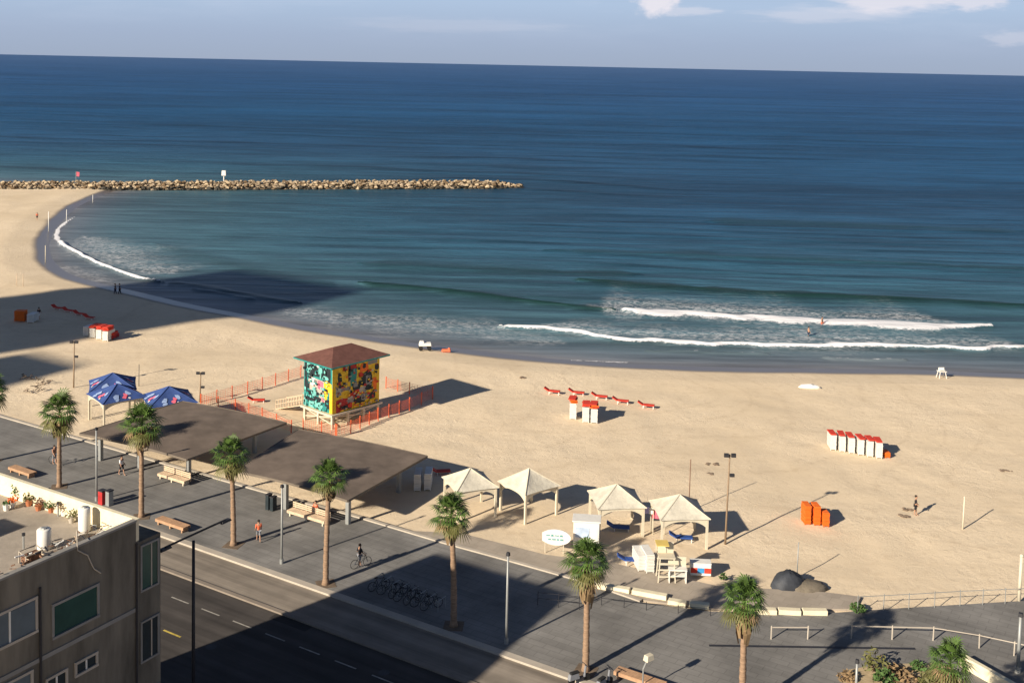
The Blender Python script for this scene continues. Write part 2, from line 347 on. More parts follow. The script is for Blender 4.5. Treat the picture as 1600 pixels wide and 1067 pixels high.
# sea
dys = np.concatenate([np.geomspace(0.6, 6, 14)[:-1], np.arange(6, 500, 0.9), np.arange(500, 620, 3)])
Ys = (H-SEA_Z)*F/dys; us = np.linspace(-0.80, 0.80, 900)
Y = np.repeat(Ys[:, None], len(us), 1); X = us[None, :]*Y
X[:, 0] = np.minimum(X[:, 0]*2, -1500); X[:, -1] = np.maximum(X[:, -1]*2, 1500)
P = np.stack([X.ravel(), Y.ravel()], -1); sd = sdist(P).reshape(X.shape); off = -sd-3
Z = np.full(X.shape, SEA_Z)
near = np.clip(1-(Y-100)/400, 0, 1)
def band(px, wd_front, wd_back, seed=0, jit=0.8):
    """0..1 mask around a wave line; front = shoreward, back = seaward width in metres; also tapered at the ends"""
    L = smooth_poly([(G(x, y, SEA_Z).x, G(x, y, SEA_Z).y) for x, y in px], 6)
    lo = L.min(0)-25; hi = L.max(0)+25
    k = ((P > lo) & (P < hi)).all(1); out_ = np.zeros(len(P)); 
    Q = P[k].copy(); Q[:, 1] += (vnoise(Q[:, 0]/2.5, Q[:, 1]/2.5, seed)-0.5)*jit*2+(vnoise(Q[:, 0]/9, Q[:, 1]/9, seed+5)-0.5)*jit*2
    best = np.full(len(Q), 1e9); side = np.zeros(len(Q)); tt = np.zeros(len(Q)); n = len(L)-1
    for i, (a, b_) in enumerate(zip(L[:-1], L[1:])):
        d = b_-a; l2 = (d**2).sum(); t = np.clip(((Q-a)@d)/l2, 0, 1); q = a+t[:, None]*d; ds = np.hypot(*(Q-q).T)
        u = ds < best; best[u] = ds[u]; side[u] = (d[0]*(Q-a)[u][:, 1]-d[1]*(Q-a)[u][:, 0]); tt[u] = (i+t[u])/n
    wd = np.where(side > 0, wd_back, wd_front)*(0.45+1.1*vnoise(tt*n/2.2, np.full(len(tt), seed*3.1), seed+9)); taper = np.clip(np.minimum(tt, 1-tt)*9, 0.15, 1)
    out_[k] = np.exp(-(best/(wd*taper))**2); return out_.reshape(X.shape)
foam = np.zeros(X.shape); lace = np.zeros(X.shape); face = np.zeros(X.shape)
B1 = [(970, 486), (1030, 491), (1120, 496), (1250, 503), (1400, 509), (1550, 511)]
B2 = [(778, 511), (830, 515), (900, 522), (950, 531), (1060, 538), (1150, 540), (1300, 541), (1450, 544), (1640, 549)]
B3 = [(890, 562), (940, 565), (985, 566)]
B4 = [(118, 338), (100, 350), (90, 362), (89, 374), (105, 388), (140, 406), (185, 425), (220, 436), (255, 441)]
B5 = [(298, 453), (340, 459), (400, 468)]
foam = np.maximum(foam, band(B1, 2.5, 2.2, 3)); foam = np.maximum(foam, band(B2, 0.95, 0.9, 4)); foam = np.maximum(foam, 0.6*band(B3, 0.35, 0.4, 5, 0.3))
foam = np.maximum(foam, band(B4, 0.55, 0.5, 6, 0.35)); foam = np.maximum(foam, 0.35*band(B5, 0.6, 0.6, 7, 0.5))
foam = np.maximum(foam, 0.45*band([(1280, 558), (1350, 562), (1420, 561)], 0.3, 0.35, 8, 0.3)); foam = np.maximum(foam, 0.4*band([(1000, 548), (1100, 551), (1200, 553)], 0.3, 0.35, 9, 0.3))
lace = np.maximum(lace, 1.15*band([(930, 480), (1060, 485), (1250, 496), (1480, 505)], 6, 8, 1)); lace = np.maximum(lace, 1.0*band([(850, 505), (950, 517), (1150, 526), (1400, 532), (1600, 538)], 4, 5, 2))
lace = np.maximum(lace, 1.0*band([(130, 370), (165, 392), (210, 412), (262, 428)], 6, 8, 3)); lace = np.maximum(lace, 0.75*band([(430, 482), (540, 496), (640, 504), (720, 508), (790, 514)], 5, 4, 4))
lace = np.maximum(lace, 0.6*band([(90, 415), (130, 425), (170, 440)], 3, 3, 6)); lace = np.maximum(lace, 0.55*band([(600, 505), (740, 522), (880, 535)], 3, 4, 7))
W1 = [(560, 444), (640, 450), (720, 459), (800, 469), (880, 478), (962, 487)]
W2 = [(900, 438), (990, 446), (1100, 453), (1200, 460), (1400, 469), (1640, 480)]
face = np.maximum(face, band(W1, 1.7, 1.6, 11, 0.3)); face = np.maximum(face, 1.0*band(W2, 3.4, 2.4, 12, 0.5))
face = np.maximum(face, 0.55*band([(850, 392), (1000, 397), (1200, 404), (1500, 418), (1650, 424)], 4, 4, 13)); face = np.maximum(face, 0.5*band([(560, 412), (700, 418), (850, 426), (1000, 430)], 4, 4, 14))
face = np.maximum(face, 0.25*band([(240, 380), (330, 405), (420, 428), (520, 445)], 3, 3, 15, 0.3)); face = np.maximum(face, 0.45*band([(1100, 345), (1300, 352), (1600, 362)], 6, 6, 16))
face = np.maximum(face, 0.45*band([(262, 443), (300, 446), (380, 460), (470, 474)], 1.2, 1.2, 17, 0.3))
Z += 0.55*foam*np.where(off > 2, 1, 0.1)+0.5*face
sw = (vnoise(X/22+Y/70, Y/7, 21)-0.5)*0.35*np.clip(off/60, 0, 1)*near+(vnoise(X/6, Y/2.2, 22)-0.5)*0.12*np.clip(off/8, 0, 1)*near
Z += sw
wob = 9*(vnoise(X/60, Y/45, 31)-.5)+3.0*(vnoise(X/18, Y/14, 32)-.5)
cr1 = np.clip(np.sin((Y+.11*X+wob)*2*np.pi/11.0), 0, 1)**2.5*np.clip((vnoise(X/38, Y/12, 33)-.32)*3, 0, 1)*np.clip((360-Y)/120, 0, 1)
cr2 = np.clip(np.sin((Y+.10*X+2.5*wob)*2*np.pi/27.0), 0, 1)**2.5*np.clip((vnoise(X/90, Y/30, 34)-.32)*3, 0, 1)*np.clip((900-Y)/300, 0, 1)*np.clip((Y-230)/80, 0, 1)
bay = np.clip((X+60)/70, 0.12, 1)        # the breakwater shelters the bay on the left
crest = (cr1*.8+cr2)*np.clip(off/40-.2, 0, 1)*np.where(Y > 345, 1, bay)
Z += .18*crest
m = bpy.data.materials.new('sea_water'); m.use_nodes = True; t_ = m.node_tree; b = t_.nodes['Principled BSDF']
ge = N(t_, 'ShaderNodeNewGeometry')
def attr(n): return N(t_, 'ShaderNodeAttribute', attribute_name=n).outputs['Fac']
rp = N(t_, 'ShaderNodeValToRGB'); els = rp.color_ramp.elements
dn = N(t_, 'ShaderNodeMath', operation='LOGARITHM', ins={1: 10.0}); mxm = N(t_, 'ShaderNodeMath', operation='MAXIMUM', ins={1: 1.0}); t_.links.new(attr('off'), mxm.inputs[0]); t_.links.new(mxm.outputs[0], dn.inputs[0])
dv = N(t_, 'ShaderNodeMath', operation='DIVIDE', ins={1: 4.0}); t_.links.new(dn.outputs[0], dv.inputs[0])
# log10(offshore m)/4 : 1m=0, 10m=.25, 100m=.5, 1km=.75
els[0].position = 0.0; els[0].color = (0.13, 0.135, 0.145, 1); els[1].position = 1.0; els[1].color = (0.034, 0.085, 0.195, 1)
for p_, c_ in ((0.17, (0.098, 0.125, 0.145, 1)), (0.27, (0.060, 0.110, 0.132, 1)), (0.38, (0.042, 0.104, 0.134, 1)), (0.46, (0.025, 0.084, 0.130, 1)), (0.56, (0.015, 0.064, 0.132, 1)), (0.66, (0.009, 0.058, 0.135, 1)), (0.80, (0.014, 0.063, 0.160, 1))):
    q = els.new(p_); q.color = c_
t_.links.new(dv.outputs[0], rp.inputs[0])
# streaks
def nz_(sc, rot, scale, detail=4.0):
    mp_ = N(t_, 'ShaderNodeMapping'); mp_.inputs['Scale'].default_value = sc; mp_.inputs['Rotation'].default_value = (0, 0, rot); t_.links.new(ge.outputs['Position'], mp_.inputs[0])
    n = N(t_, 'ShaderNodeTexNoise', ins={'Scale': scale, 'Detail': detail, 'Roughness': 0.62}); t_.links.new(mp_.outputs[0], n.inputs['Vector']); return n.outputs[0]
s1 = nz_((0.026, 0.27, 1), R(6), 1.0, 6); s2 = nz_((0.0035, 0.016, 1), R(3), 1.0, 6); s3 = nz_((0.35, 1.1, 1), R(8), 1.0, 4); s5 = nz_((0.07, 0.75, 1), R(7), 1.0, 5)
a1 = N(t_, 'ShaderNodeMath', operation='ADD'); t_.links.new(s1, a1.inputs[0]); t_.links.new(s2, a1.inputs[1]); a0 = a1; a1 = N(t_, 'ShaderNodeMath', operation='MULTIPLY_ADD', ins={1: 0.9}); t_.links.new(s5, a1.inputs[0]); t_.links.new(a0.outputs[0], a1.inputs[2])
st = N(t_, 'ShaderNodeMapRange', ins={1: 1.26, 2: 1.66, 3: 0.72, 4: 1.60}); t_.links.new(a1.outputs[0], st.inputs[0])
vm = N(t_, 'ShaderNodeVectorMath', operation='SCALE'); t_.links.new(rp.outputs[0], vm.inputs[0]); cs = N(t_, 'ShaderNodeMapRange', ins={1: 0.0, 2: 1.0, 3: 1.08, 4: 0.50}); t_.links.new(attr('crest'), cs.inputs[0]); cm = N(t_, 'ShaderNodeMath', operation='MULTIPLY'); t_.links.new(st.outputs[0], cm.inputs[0]); t_.links.new(cs.outputs[0], cm.inputs[1]); t_.links.new(cm.outputs[0], vm.inputs['Scale'])
fc = N(t_, 'ShaderNodeMix', data_type='RGBA'); fc.inputs[7].default_value = (0.008, 0.034, 0.024, 1); fm = N(t_, 'ShaderNodeMath', operation='MULTIPLY', ins={1: 1.0}); t_.links.new(attr('face'), fm.inputs[0]); t_.links.new(fm.outputs[0], fc.inputs[0]); t_.links.new(vm.outputs[0], fc.inputs[6])
# foam
fn = N(t_, 'ShaderNodeTexNoise', ins={'Scale': 1.5, 'Detail': 6.0, 'Roughness': 0.7}); t_.links.new(ge.outputs['Position'], fn.inputs['Vector'])
f1 = N(t_, 'ShaderNodeMath', operation='MULTIPLY_ADD', ins={1: -1.05}); t_.links.new(fn.outputs[0], f1.inputs[0]); t_.links.new(attr('foam'), f1.inputs[2])
fr = N(t_, 'ShaderNodeMapRange', ins={1: -0.12, 2: 0.16}); t_.links.new(f1.outputs[0], fr.inputs[0])
vo = N(t_, 'ShaderNodeTexNoise', ins={'Scale': 1.0, 'Detail': 5.0, 'Roughness': 0.75, 'Distortion': 0.8})
mpv = N(t_, 'ShaderNodeMapping'); mpv.inputs['Scale'].default_value = (1.1, 2.2, 1); t_.links.new(ge.outputs['Position'], mpv.inputs[0]); t_.links.new(mpv.outputs[0], vo.inputs['Vector'])
lm = N(t_, 'ShaderNodeMapRange', ins={1: 0.46, 2: 0.60}); t_.links.new(vo.outputs[0], lm.inputs[0])
lx = N(t_, 'ShaderNodeMath', operation='MULTIPLY'); t_.links.new(lm.outputs[0], lx.inputs[0]); t_.links.new(attr('lace'), lx.inputs[1])
lx2 = N(t_, 'ShaderNodeMath', operation='MULTIPLY', ins={1: 0.62}); t_.links.new(lx.outputs[0], lx2.inputs[0])
fmx = N(t_, 'ShaderNodeMath', operation='MAXIMUM'); t_.links.new(fr.outputs[0], fmx.inputs[0]); t_.links.new(lx2.outputs[0], fmx.inputs[1])
cf = N(t_, 'ShaderNodeMix', data_type='RGBA'); cf.inputs[7].default_value = (0.86, 0.86, 0.88, 1); t_.links.new(fmx.outputs[0], cf.inputs[0]); t_.links.new(fc.outputs[2], cf.inputs[6])
t_.links.new(cf.outputs[2], b.inputs['Base Color'])
rr = N(t_, 'ShaderNodeMapRange', ins={3: 0.42, 4: 0.9}); t_.links.new(fmx.outputs[0], rr.inputs[0]); t_.links.new(rr.outputs[0], b.inputs['Roughness'])
b.inputs['IOR'].default_value = 1.33; spm = N(t_, 'ShaderNodeMapRange', ins={1: 60.0, 2: 260.0, 3: 0.38, 4: 0.16}); t_.links.new(attr('off'), spm.inputs[0]); t_.links.new(spm.outputs[0], b.inputs['Specular IOR Level'])
ws = N(t_, 'ShaderNodeMath', operation='MULTIPLY_ADD', ins={1: 1.6}); t_.links.new(s1, ws.inputs[0]); sm = N(t_, 'ShaderNodeMath', operation='MULTIPLY', ins={1: 0.35}); t_.links.new(s3, sm.inputs[0]); t_.links.new(sm.outputs[0], ws.inputs[2])
bp = N(t_, 'ShaderNodeBump', ins={'Strength': 0.8, 'Distance': 1.0}); t_.links.new(ws.outputs[0], bp.inputs['Height']); t_.links.new(bp.outputs[0], b.inputs['Normal'])
calm = N(t_, 'ShaderNodeMapRange', ins={1: 2.0, 2: 60.0, 3: 0.12, 4: 1.0}); t_.links.new(attr('off'), calm.inputs[0]); t_.links.new(calm.outputs[0], bp.inputs['Strength'])
struct(grid_obj('sea', X, Y, Z, [m], {'off': off, 'foam': foam, 'lace': lace, 'face': face, 'crest': crest}))

# breakwater of rocks
bw0, bw1 = G(-260, 297, SEA_Z), G(815, 293, SEA_Z)
M_rock = mat('breakwater_rock', (0.30, 0.22, 0.135), 0.9, 0.5, 0.35, 0.05, 2, col2=(0.50, 0.40, 0.28))
M_wetrock = mat('wet_rock', (0.05, 0.045, 0.035), 0.6, 0.3, 0.6)
def rock(mb, c, r, m, rg):
    """angular boulder: a jittered octahedron-like block with flat faces"""
    vs = []
    for x, y, z in ((1, 0, 0), (-1, 0, 0), (0, 1, 0), (0, -1, 0), (0, 0, 1), (0, 0, -1), (.7, .7, .5), (-.7, .7, .5), (-.7, -.7, .5), (.7, -.7, .5), (.7, .7, -.5), (-.7, .7, -.5), (-.7, -.7, -.5), (.7, -.7, -.5)):
        k = r*rg.uniform(.72, 1.2); vs.append((c[0]+x*k*1.15, c[1]+y*k, c[2]+z*k*.8))
    fs = [(0, 6, 9), (0, 13, 10), (0, 9, 13), (0, 10, 6), (1, 8, 7), (1, 11, 12), (1, 12, 8), (1, 7, 11), (2, 7, 6), (2, 10, 11), (2, 6, 10), (2, 11, 7), (3, 9, 8), (3, 12, 13), (3, 8, 12), (3, 13, 9), (4, 6, 7), (4, 7, 8), (4, 8, 9), (4, 9, 6), (5, 11, 10), (5, 12, 11), (5, 13, 12), (5, 10, 13)]
    mb.add(vs, fs, m)
rk = random.Random(99); M_rock2 = mat('breakwater_rock_pale', (0.50, 0.39, 0.25), 0.9, 0.25, 0.5); M_rock3 = mat('breakwater_rock_brown', (0.17, 0.115, 0.065), 0.9, 0.3, 0.5)
mb = MB(); L = (bw1-bw0).length; dv_ = (bw1-bw0).normalized(); nv = Vector((-dv_.y, dv_.x, 0)); k = 0.0
while k < L:
    end = min(1, (L-k)/12+0.25)
    for row, (o_, z_) in enumerate(((-4.0, -0.55), (-3.4, -0.1), (-2.7, 0.4), (-1.9, 0.85), (-1.0, 1.15), (0.2, 1.35), (1.4, 1.15), (3.0, 0.4))):
        c_ = bw0+dv_*(k+rk.uniform(-.6, .6))+nv*(o_*end+rk.uniform(-.4, .4)); r_ = rk.choice([rk.uniform(.25, .42), rk.uniform(.4, .68)])
        mm_ = M_wetrock if (row == 0 or (row == 1 and rk.random() < .6)) else rk.choice([M_rock, M_rock, M_rock2, M_rock3])
        rock(mb, (c_.x, c_.y, SEA_Z+(z_+0.5)*end+rk.uniform(-.3, .35)), r_, mm_, rk)
    k += rk.uniform(0.5, 0.85)
a_, b_ = bw0+nv*-3.2, bw1-dv_*6+nv*-3.2; c_, d_ = bw1-dv_*6+nv*3, bw0+nv*3; mb.add([a_+Vector((0,0,-.6)), b_+Vector((0,0,-.6)), c_+Vector((0,0,-.6)), d_+Vector((0,0,-.6)), bw0+nv*-1+Vector((0,0,1.35)), bw1-dv_*8+nv*-1+Vector((0,0,1.35)), bw1-dv_*8+nv*1.4+Vector((0,0,1.35)), bw0+nv*1.4+Vector((0,0,1.35))], [(0, 1, 5, 4), (2, 3, 7, 6), (4, 5, 6, 7), (1, 2, 6, 5)], M_rock)
tag(mb.build('breakwater_rocks'), 'long low breakwater of tan boulders reaching out into the sea', 'breakwater', kind='stuff')

# ------------------------------------------------------------------ promenade, road
def line_at(p, d, t): return p+d*t
edge_px = [(0, 651), (100, 680), (210, 712), (400, 766), (560, 809), (690, 848), (800, 878), (920, 912), (1000, 940), (1110, 955), (1300, 957), (1400, 950), (1600, 938)]
edge = [G(x, y) for x, y in edge_px]
e0 = edge[0]-ER*200; e1 = edge[-1]+Vector((200, 12, 0))
kA, kB = G(240, 826), G(895, 1053); kd = (kB-kA).normalized(); ROADANG = math.atan2(kd.y, kd.x); RN = Vector((-kd.y, kd.x, 0))
k0, k1 = kA-kd*250, kA+kd*250
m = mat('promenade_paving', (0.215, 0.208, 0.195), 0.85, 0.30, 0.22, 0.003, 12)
def pave(m_, bw, bh, dark=0.72, rotz=0.0, off=0.5, mix2=0.9):
    t = m_.node_tree; bs = t.nodes['Principled BSDF']; src = bs.inputs['Base Color'].links[0].from_socket
    ge = N(t, 'ShaderNodeNewGeometry'); mp_ = N(t, 'ShaderNodeMapping'); mp_.inputs['Rotation'].default_value = (0, 0, -rotz); t.links.new(ge.outputs['Position'], mp_.inputs[0])
    br = N(t, 'ShaderNodeTexBrick', ins={'Scale': 1.0, 'Mortar Size': 0.03, 'Brick Width': bw, 'Row Height': bh, 'Color1': (1, 1, 1, 1), 'Color2': (mix2, mix2, mix2, 1), 'Mortar': (dark, dark, dark, 1)}); br.offset = off
    t.links.new(mp_.outputs[0], br.inputs['Vector']); mx = N(t, 'ShaderNodeMix', data_type='RGBA', blend_type='MULTIPLY'); mx.inputs[0].default_value = 1
    t.links.new(src, mx.inputs[6]); t.links.new(br.outputs[0], mx.inputs[7]); t.links.new(mx.outputs[2], bs.inputs['Base Color'])
pave(m, 1.2, 0.6, 0.78, ROADANG, mix2=0.93)
mb = MB(); poly = [e0]+edge+[e1, Vector((e1.x, k1.y, 0)), k1, k0]
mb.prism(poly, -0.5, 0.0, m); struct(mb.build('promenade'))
# pale forecourt slab towards the sand
fp = [(640, 829), (720, 833), (850, 866), (960, 880), (1120, 915), (1290, 925), (1345, 932), (1335, 951), (1110, 951), (1005, 937), (920, 909), (800, 875), (690, 845)]
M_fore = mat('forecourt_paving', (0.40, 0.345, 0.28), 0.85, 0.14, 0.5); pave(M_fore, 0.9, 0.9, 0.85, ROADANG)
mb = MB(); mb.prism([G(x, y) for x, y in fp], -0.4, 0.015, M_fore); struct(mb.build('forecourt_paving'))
# edge kerb along the sand
mb = MB()
for a, b_ in zip([e0]+edge[:8], edge[:9]):
    d = (b_-a).normalized(); n_ = Vector((-d.y, d.x, 0)); mb.prism([a-n_*0.05, b_-n_*0.05, b_+n_*0.30, a+n_*0.30], -0.5, 0.10, M_conc)
struct(mb.build('sand_kerb'))
mb = MB(); mb.prism([k0-RN*0.55, k1-RN*0.55, k1, k0], -0.5, 0.02, M_conc); struct(mb.build('road_kerb'))
m = mat('cycle_lane_asphalt', (0.25, 0.215, 0.175), 0.9, 0.15, 0.5, 0.004, 20)
r2 = G(257, 887, -0.12); r2d = (r2-kA).dot(-RN); r2b = G(560, 1000, -0.12); wlane = r2d
mb = MB(); mb.add([k0-RN*0.55+Vector((0,0,-.12)), k1-RN*0.55+Vector((0,0,-.12)), k1-RN*wlane+Vector((0,0,-.12)), k0-RN*wlane+Vector((0,0,-.12))], [(0, 1, 2, 3)], m); struct(mb.build('cycle_lane'))
M_lanek = mat('lane_kerb', (0.25, 0.21, 0.17), 0.9, 0.12, 1)
mb = MB(); mb.prism([k0-RN*(wlane+.35), k1-RN*(wlane+.35), k1-RN*wlane, k0-RN*wlane], -0.5, -0.02, M_lanek); struct(mb.build('lane_kerb'))
M_asph = mat('road_asphalt', (0.062, 0.055, 0.050), 0.9, 0.18, 0.4, 0.004, 25)
zr = Vector((0, 0, -.14))
mb = MB(); mb.add([k0-RN*(wlane+.35)+zr, k1-RN*(wlane+.35)+zr, k1-RN*(wlane+40)+zr, k0-RN*(wlane+13)+zr], [(0, 1, 2, 3)], M_asph); struct(mb.build('road'))
mb = MB(); mb.prism([k0-RN*(wlane+30), k1-RN*(wlane+30), k1-RN*(wlane+13), k0-RN*(wlane+13)], -0.5, 0.0, mat('near_pavement_slabs', (0.2, .18, .16), .9, .15, .5)); struct(mb.build('near_pavement'))
M_line = mat('worn_white_marking', (0.34, 0.32, 0.28), 0.8, 0.3, 3)
M_yline = mat('worn_yellow_marking', (0.50, 0.38, 0.08), 0.8, 0.3, 3)
l0 = G(268, 932, -0.13); dl = (l0-kA).dot(-RN); s0 = (l0-kA).dot(kd); mb = MB()
for i in range(-8, 30):
    a = kA+kd*(s0+i*2.95)-RN*dl; mb.add([a+RN*-.055+Vector((0,0,-.135)), a+kd*1.7+RN*-.055+Vector((0,0,-.135)), a+kd*1.7+RN*.055+Vector((0,0,-.135)), a+RN*.055+Vector((0,0,-.135))], [(0, 1, 2, 3)], M_line)
struct(mb.build('road_lane_marking'))
mb = MB(); a = G(257, 983, -.13); mb.add([a, a+kd*1.6, a+kd*1.6-RN*.15, a-RN*.15], [(0, 1, 2, 3)], M_yline); struct(mb.build('road_kerb_marking'))

def streak(m_, lo=.78, hi=1.15):
    t = m_.node_tree; bs = t.nodes['Principled BSDF']; src = bs.inputs['Base Color'].links[0].from_socket
    ge = N(t, 'ShaderNodeNewGeometry'); m1 = N(t, 'ShaderNodeMapping'); m1.inputs['Rotation'].default_value = (0, 0, -ROADANG); t.links.new(ge.outputs['Position'], m1.inputs[0])
    m2 = N(t, 'ShaderNodeMapping'); m2.inputs['Scale'].default_value = (.04, 1.3, 1); t.links.new(m1.outputs[0], m2.inputs[0])
    nn = N(t, 'ShaderNodeTexNoise', ins={'Scale': 1.0, 'Detail': 5.0, 'Roughness': 0.6}); t.links.new(m2.outputs[0], nn.inputs['Vector']); mr_ = N(t, 'ShaderNodeMapRange', ins={1: .35, 2: .65, 3: lo, 4: hi}); t.links.new(nn.outputs[0], mr_.inputs[0])
    vs_ = N(t, 'ShaderNodeVectorMath', operation='SCALE'); t.links.new(src, vs_.inputs[0]); t.links.new(mr_.outputs[0], vs_.inputs['Scale']); t.links.new(vs_.outputs[0], bs.inputs['Base Color'])
streak(MATS['cycle_lane_asphalt'], .7, 1.2); streak(MATS['road_asphalt'], .7, 1.25); streak(MATS['promenade_paving'], .9, 1.08)
M_patch = mat('asphalt_patch', (0.035, 0.032, 0.03), 0.9, .2, 1); M_iron = mat('iron_cover', (0.05, 0.05, 0.05), .6, .2, 3)
for px_, py_, s_ in ((330, 1010, 0), (420, 965, 1), (600, 1050, 0)):
    c_ = G(px_, py_, -.136); mb = MB(); n = 14
    if s_: mb.add([c_, c_+kd*3.2, c_+kd*3.2+RN*1.1, c_+RN*1.1], [(0, 1, 2, 3)], M_patch); struct(mb.build('road_patch'))
    else: mb.add([c_+Vector((math.cos(i*6.283/n)*.35, math.sin(i*6.283/n)*.35, 0)) for i in range(n)], [tuple(range(n))], M_iron); tag(mb.build('manhole_cover'), 'round iron cover in the road lane, '+('beside the dark street light' if px_ < 500 else 'in the deep shadow near the bottom edge'), 'manhole cover')
# ------------------------------------------------------------------ palms
def make_crown(seed):
    rg = random.Random(seed); mb = MB()
    nf = rg.choice([40, 45, 50])
    for i in range(nf):
        az = i*2.39996+rg.uniform(-.2, .2); q = i/nf
        el = R(82-130*q+rg.uniform(-9, 9))            # young leaves up, old leaves hanging
        Lp = rg.uniform(.55, 1.1); m_ = M_leaf if q < 0.72 else (M_leaf2 if rg.random() < .9 else M_dead)
        d = Vector((math.cos(az)*math.cos(el), math.sin(az)*math.cos(el), math.sin(el)))
        base = Vector((0, 0, 0.15-0.35*q)); hub = base+d*Lp
        mb.bar(base, hub, 0.022, m_, 0.012, 3)
        side = Vector((-math.sin(az), math.cos(az), 0)); upv = d.cross(side); upv = -upv if upv.z < 0 else upv
        nl = 12; Ll = 1.0*rg.uniform(0.8, 1.15)
        for j in range(nl):
            a = (j/(nl-1)-.5)*R(165); dd = (d*math.cos(a)+side*math.sin(a)).normalized(); ll = Ll*(0.72+0.28*math.cos(a))
            p1 = hub+dd*ll*0.55+upv*0.05; p2 = hub+dd*ll*rg.uniform(.85, 1.12)+Vector((0, 0, -0.22*ll-0.16*rg.random()))
            wv = dd.cross(upv).normalized()*0.052
            mb.add([hub, p1+wv, p2, p1-wv], [(0, 1, 2, 3)], m_)
    return mb
def make_skirt(seed):
    rg = random.Random(seed); mb = MB()
    for i in range(34):
        az = i*2.4+rg.uniform(-.3, .3); r0 = 0.2+0.12*rg.random(); z0 = -0.25-0.8*rg.random(); ln = 0.6+0.5*rg.random()
        p = Vector((math.cos(az)*.16, math.sin(az)*.16, z0+.25)); q = Vector((math.cos(az)*(r0+.22), math.sin(az)*(r0+.22), z0-ln*.4)); t = Vector((math.cos(az)*(r0+.08), math.sin(az)*(r0+.08), z0-ln))
        s = Vector((-math.sin(az), math.cos(az), 0))*(0.09+.06*rg.random())
        mb.add([p, q+s, t+s*.5, t-s*.5, q-s], [(0, 1, 2, 3, 4)], M_dead)
    return mb
M_pitsoil = mat('pit_soil', (.16, .12, .085), .95, .3, 3)
crowns = [make_crown(11), make_crown(23), make_crown(37), make_crown(51), make_crown(64)]; skirts = [make_skirt(3), make_skirt(8)]
crown_me = []; skirt_me = []
palms = [  # base px, crown centre px y, crown half width px, label
    ((-12, 722), 612, 28, 'palm tree cut by the left edge of the photo, beside the wide promenade'),
    ((94, 760), 645, 33, 'palm tree behind the roof parapet, with a cyclist passing beside its trunk'),
    ((222, 806), 664, 34, 'palm tree rising at the corner of the flat roof, before the first brown canopy'),
    ((361, 853), 712, 31, 'palm tree standing in the gap between the two brown canopies'),
    ((513, 911), 745, 31, 'palm tree in front of the second brown canopy, base on the road kerb'),
    ((702, 977), 803, 35, 'palm tree with its whole trunk in the dark shadow, beside the parked bicycles'),
    ((913, 1049), 878, 39, 'palm tree with a pale trunk and long shadow, below the white kiosk'),
    ((1157, 1116), 938, 39, 'palm tree with shaggy dead fronds, in front of the pale kerb blocks'),
    ((1478, 1170), 1035, 38, 'bright green palm tree low beside the sandy planter')]
for i, (bp_, cy, hw, lab) in enumerate(palms):
    base = G(*bp_); dyp = bp_[1]-HOR-0.021*(bp_[0]-800); ppm = dyp/H
    dep = base.y
    hgt = (bp_[1]-cy)/ppm*(1.0+0.0); rz = rnd.uniform(0, 6.28)
    t = thing('palm_tree', lab, 'palm tree', base, rz, 'palm trees along the promenade')
    mb = MB(); lean = [rnd.uniform(-.25, .25), rnd.uniform(-.25, .25)]; npt = 9
    npt = 26; pts = [(lean[0]*(k/npt)**2-lean[0], lean[1]*(k/npt)**2-lean[1], hgt*k/npt-.05) for k in range(npt+1)]
    rs = [0.32]+[(0.22-0.07*k/npt)*(1.0+(.09 if k % 2 else -.05)+rnd.uniform(-.04, .04)) for k in range(1, npt+1)]
    mb.tube(pts, rs, M_trunk, 9); mb.build('trunk', t, True)
    mb = MB(); mb.box((-lean[0], -lean[1], .004), (1.3, 1.3, .03), M_pitsoil, ROADANG); mb.build('tree_pit', t)
    sc = hw/ppm/1.62
    if len(crown_me) < 5:
        c_ = crowns[i % 5].build('crown', t); crown_me.append(c_.data)
    else: c_ = bpy.data.objects.new('crown', crown_me[i % 5]); COL.objects.link(c_); c_.parent = t
    c_.location = (0, 0, hgt+.15); c_.scale = (sc,)*3; c_.rotation_euler.z = rnd.uniform(0, 6)
    if len(skirt_me) < 2:
        k_ = skirts[i % 2].build('dead_fronds', t); skirt_me.append(k_.data)
    else: k_ = bpy.data.objects.new('dead_fronds', skirt_me[i % 2]); COL.objects.link(k_); k_.parent = t
    k_.location = (0, 0, hgt); k_.scale = (sc*1.1, sc*1.1, sc*(1.35 if i in (7, 6) else 1.0))

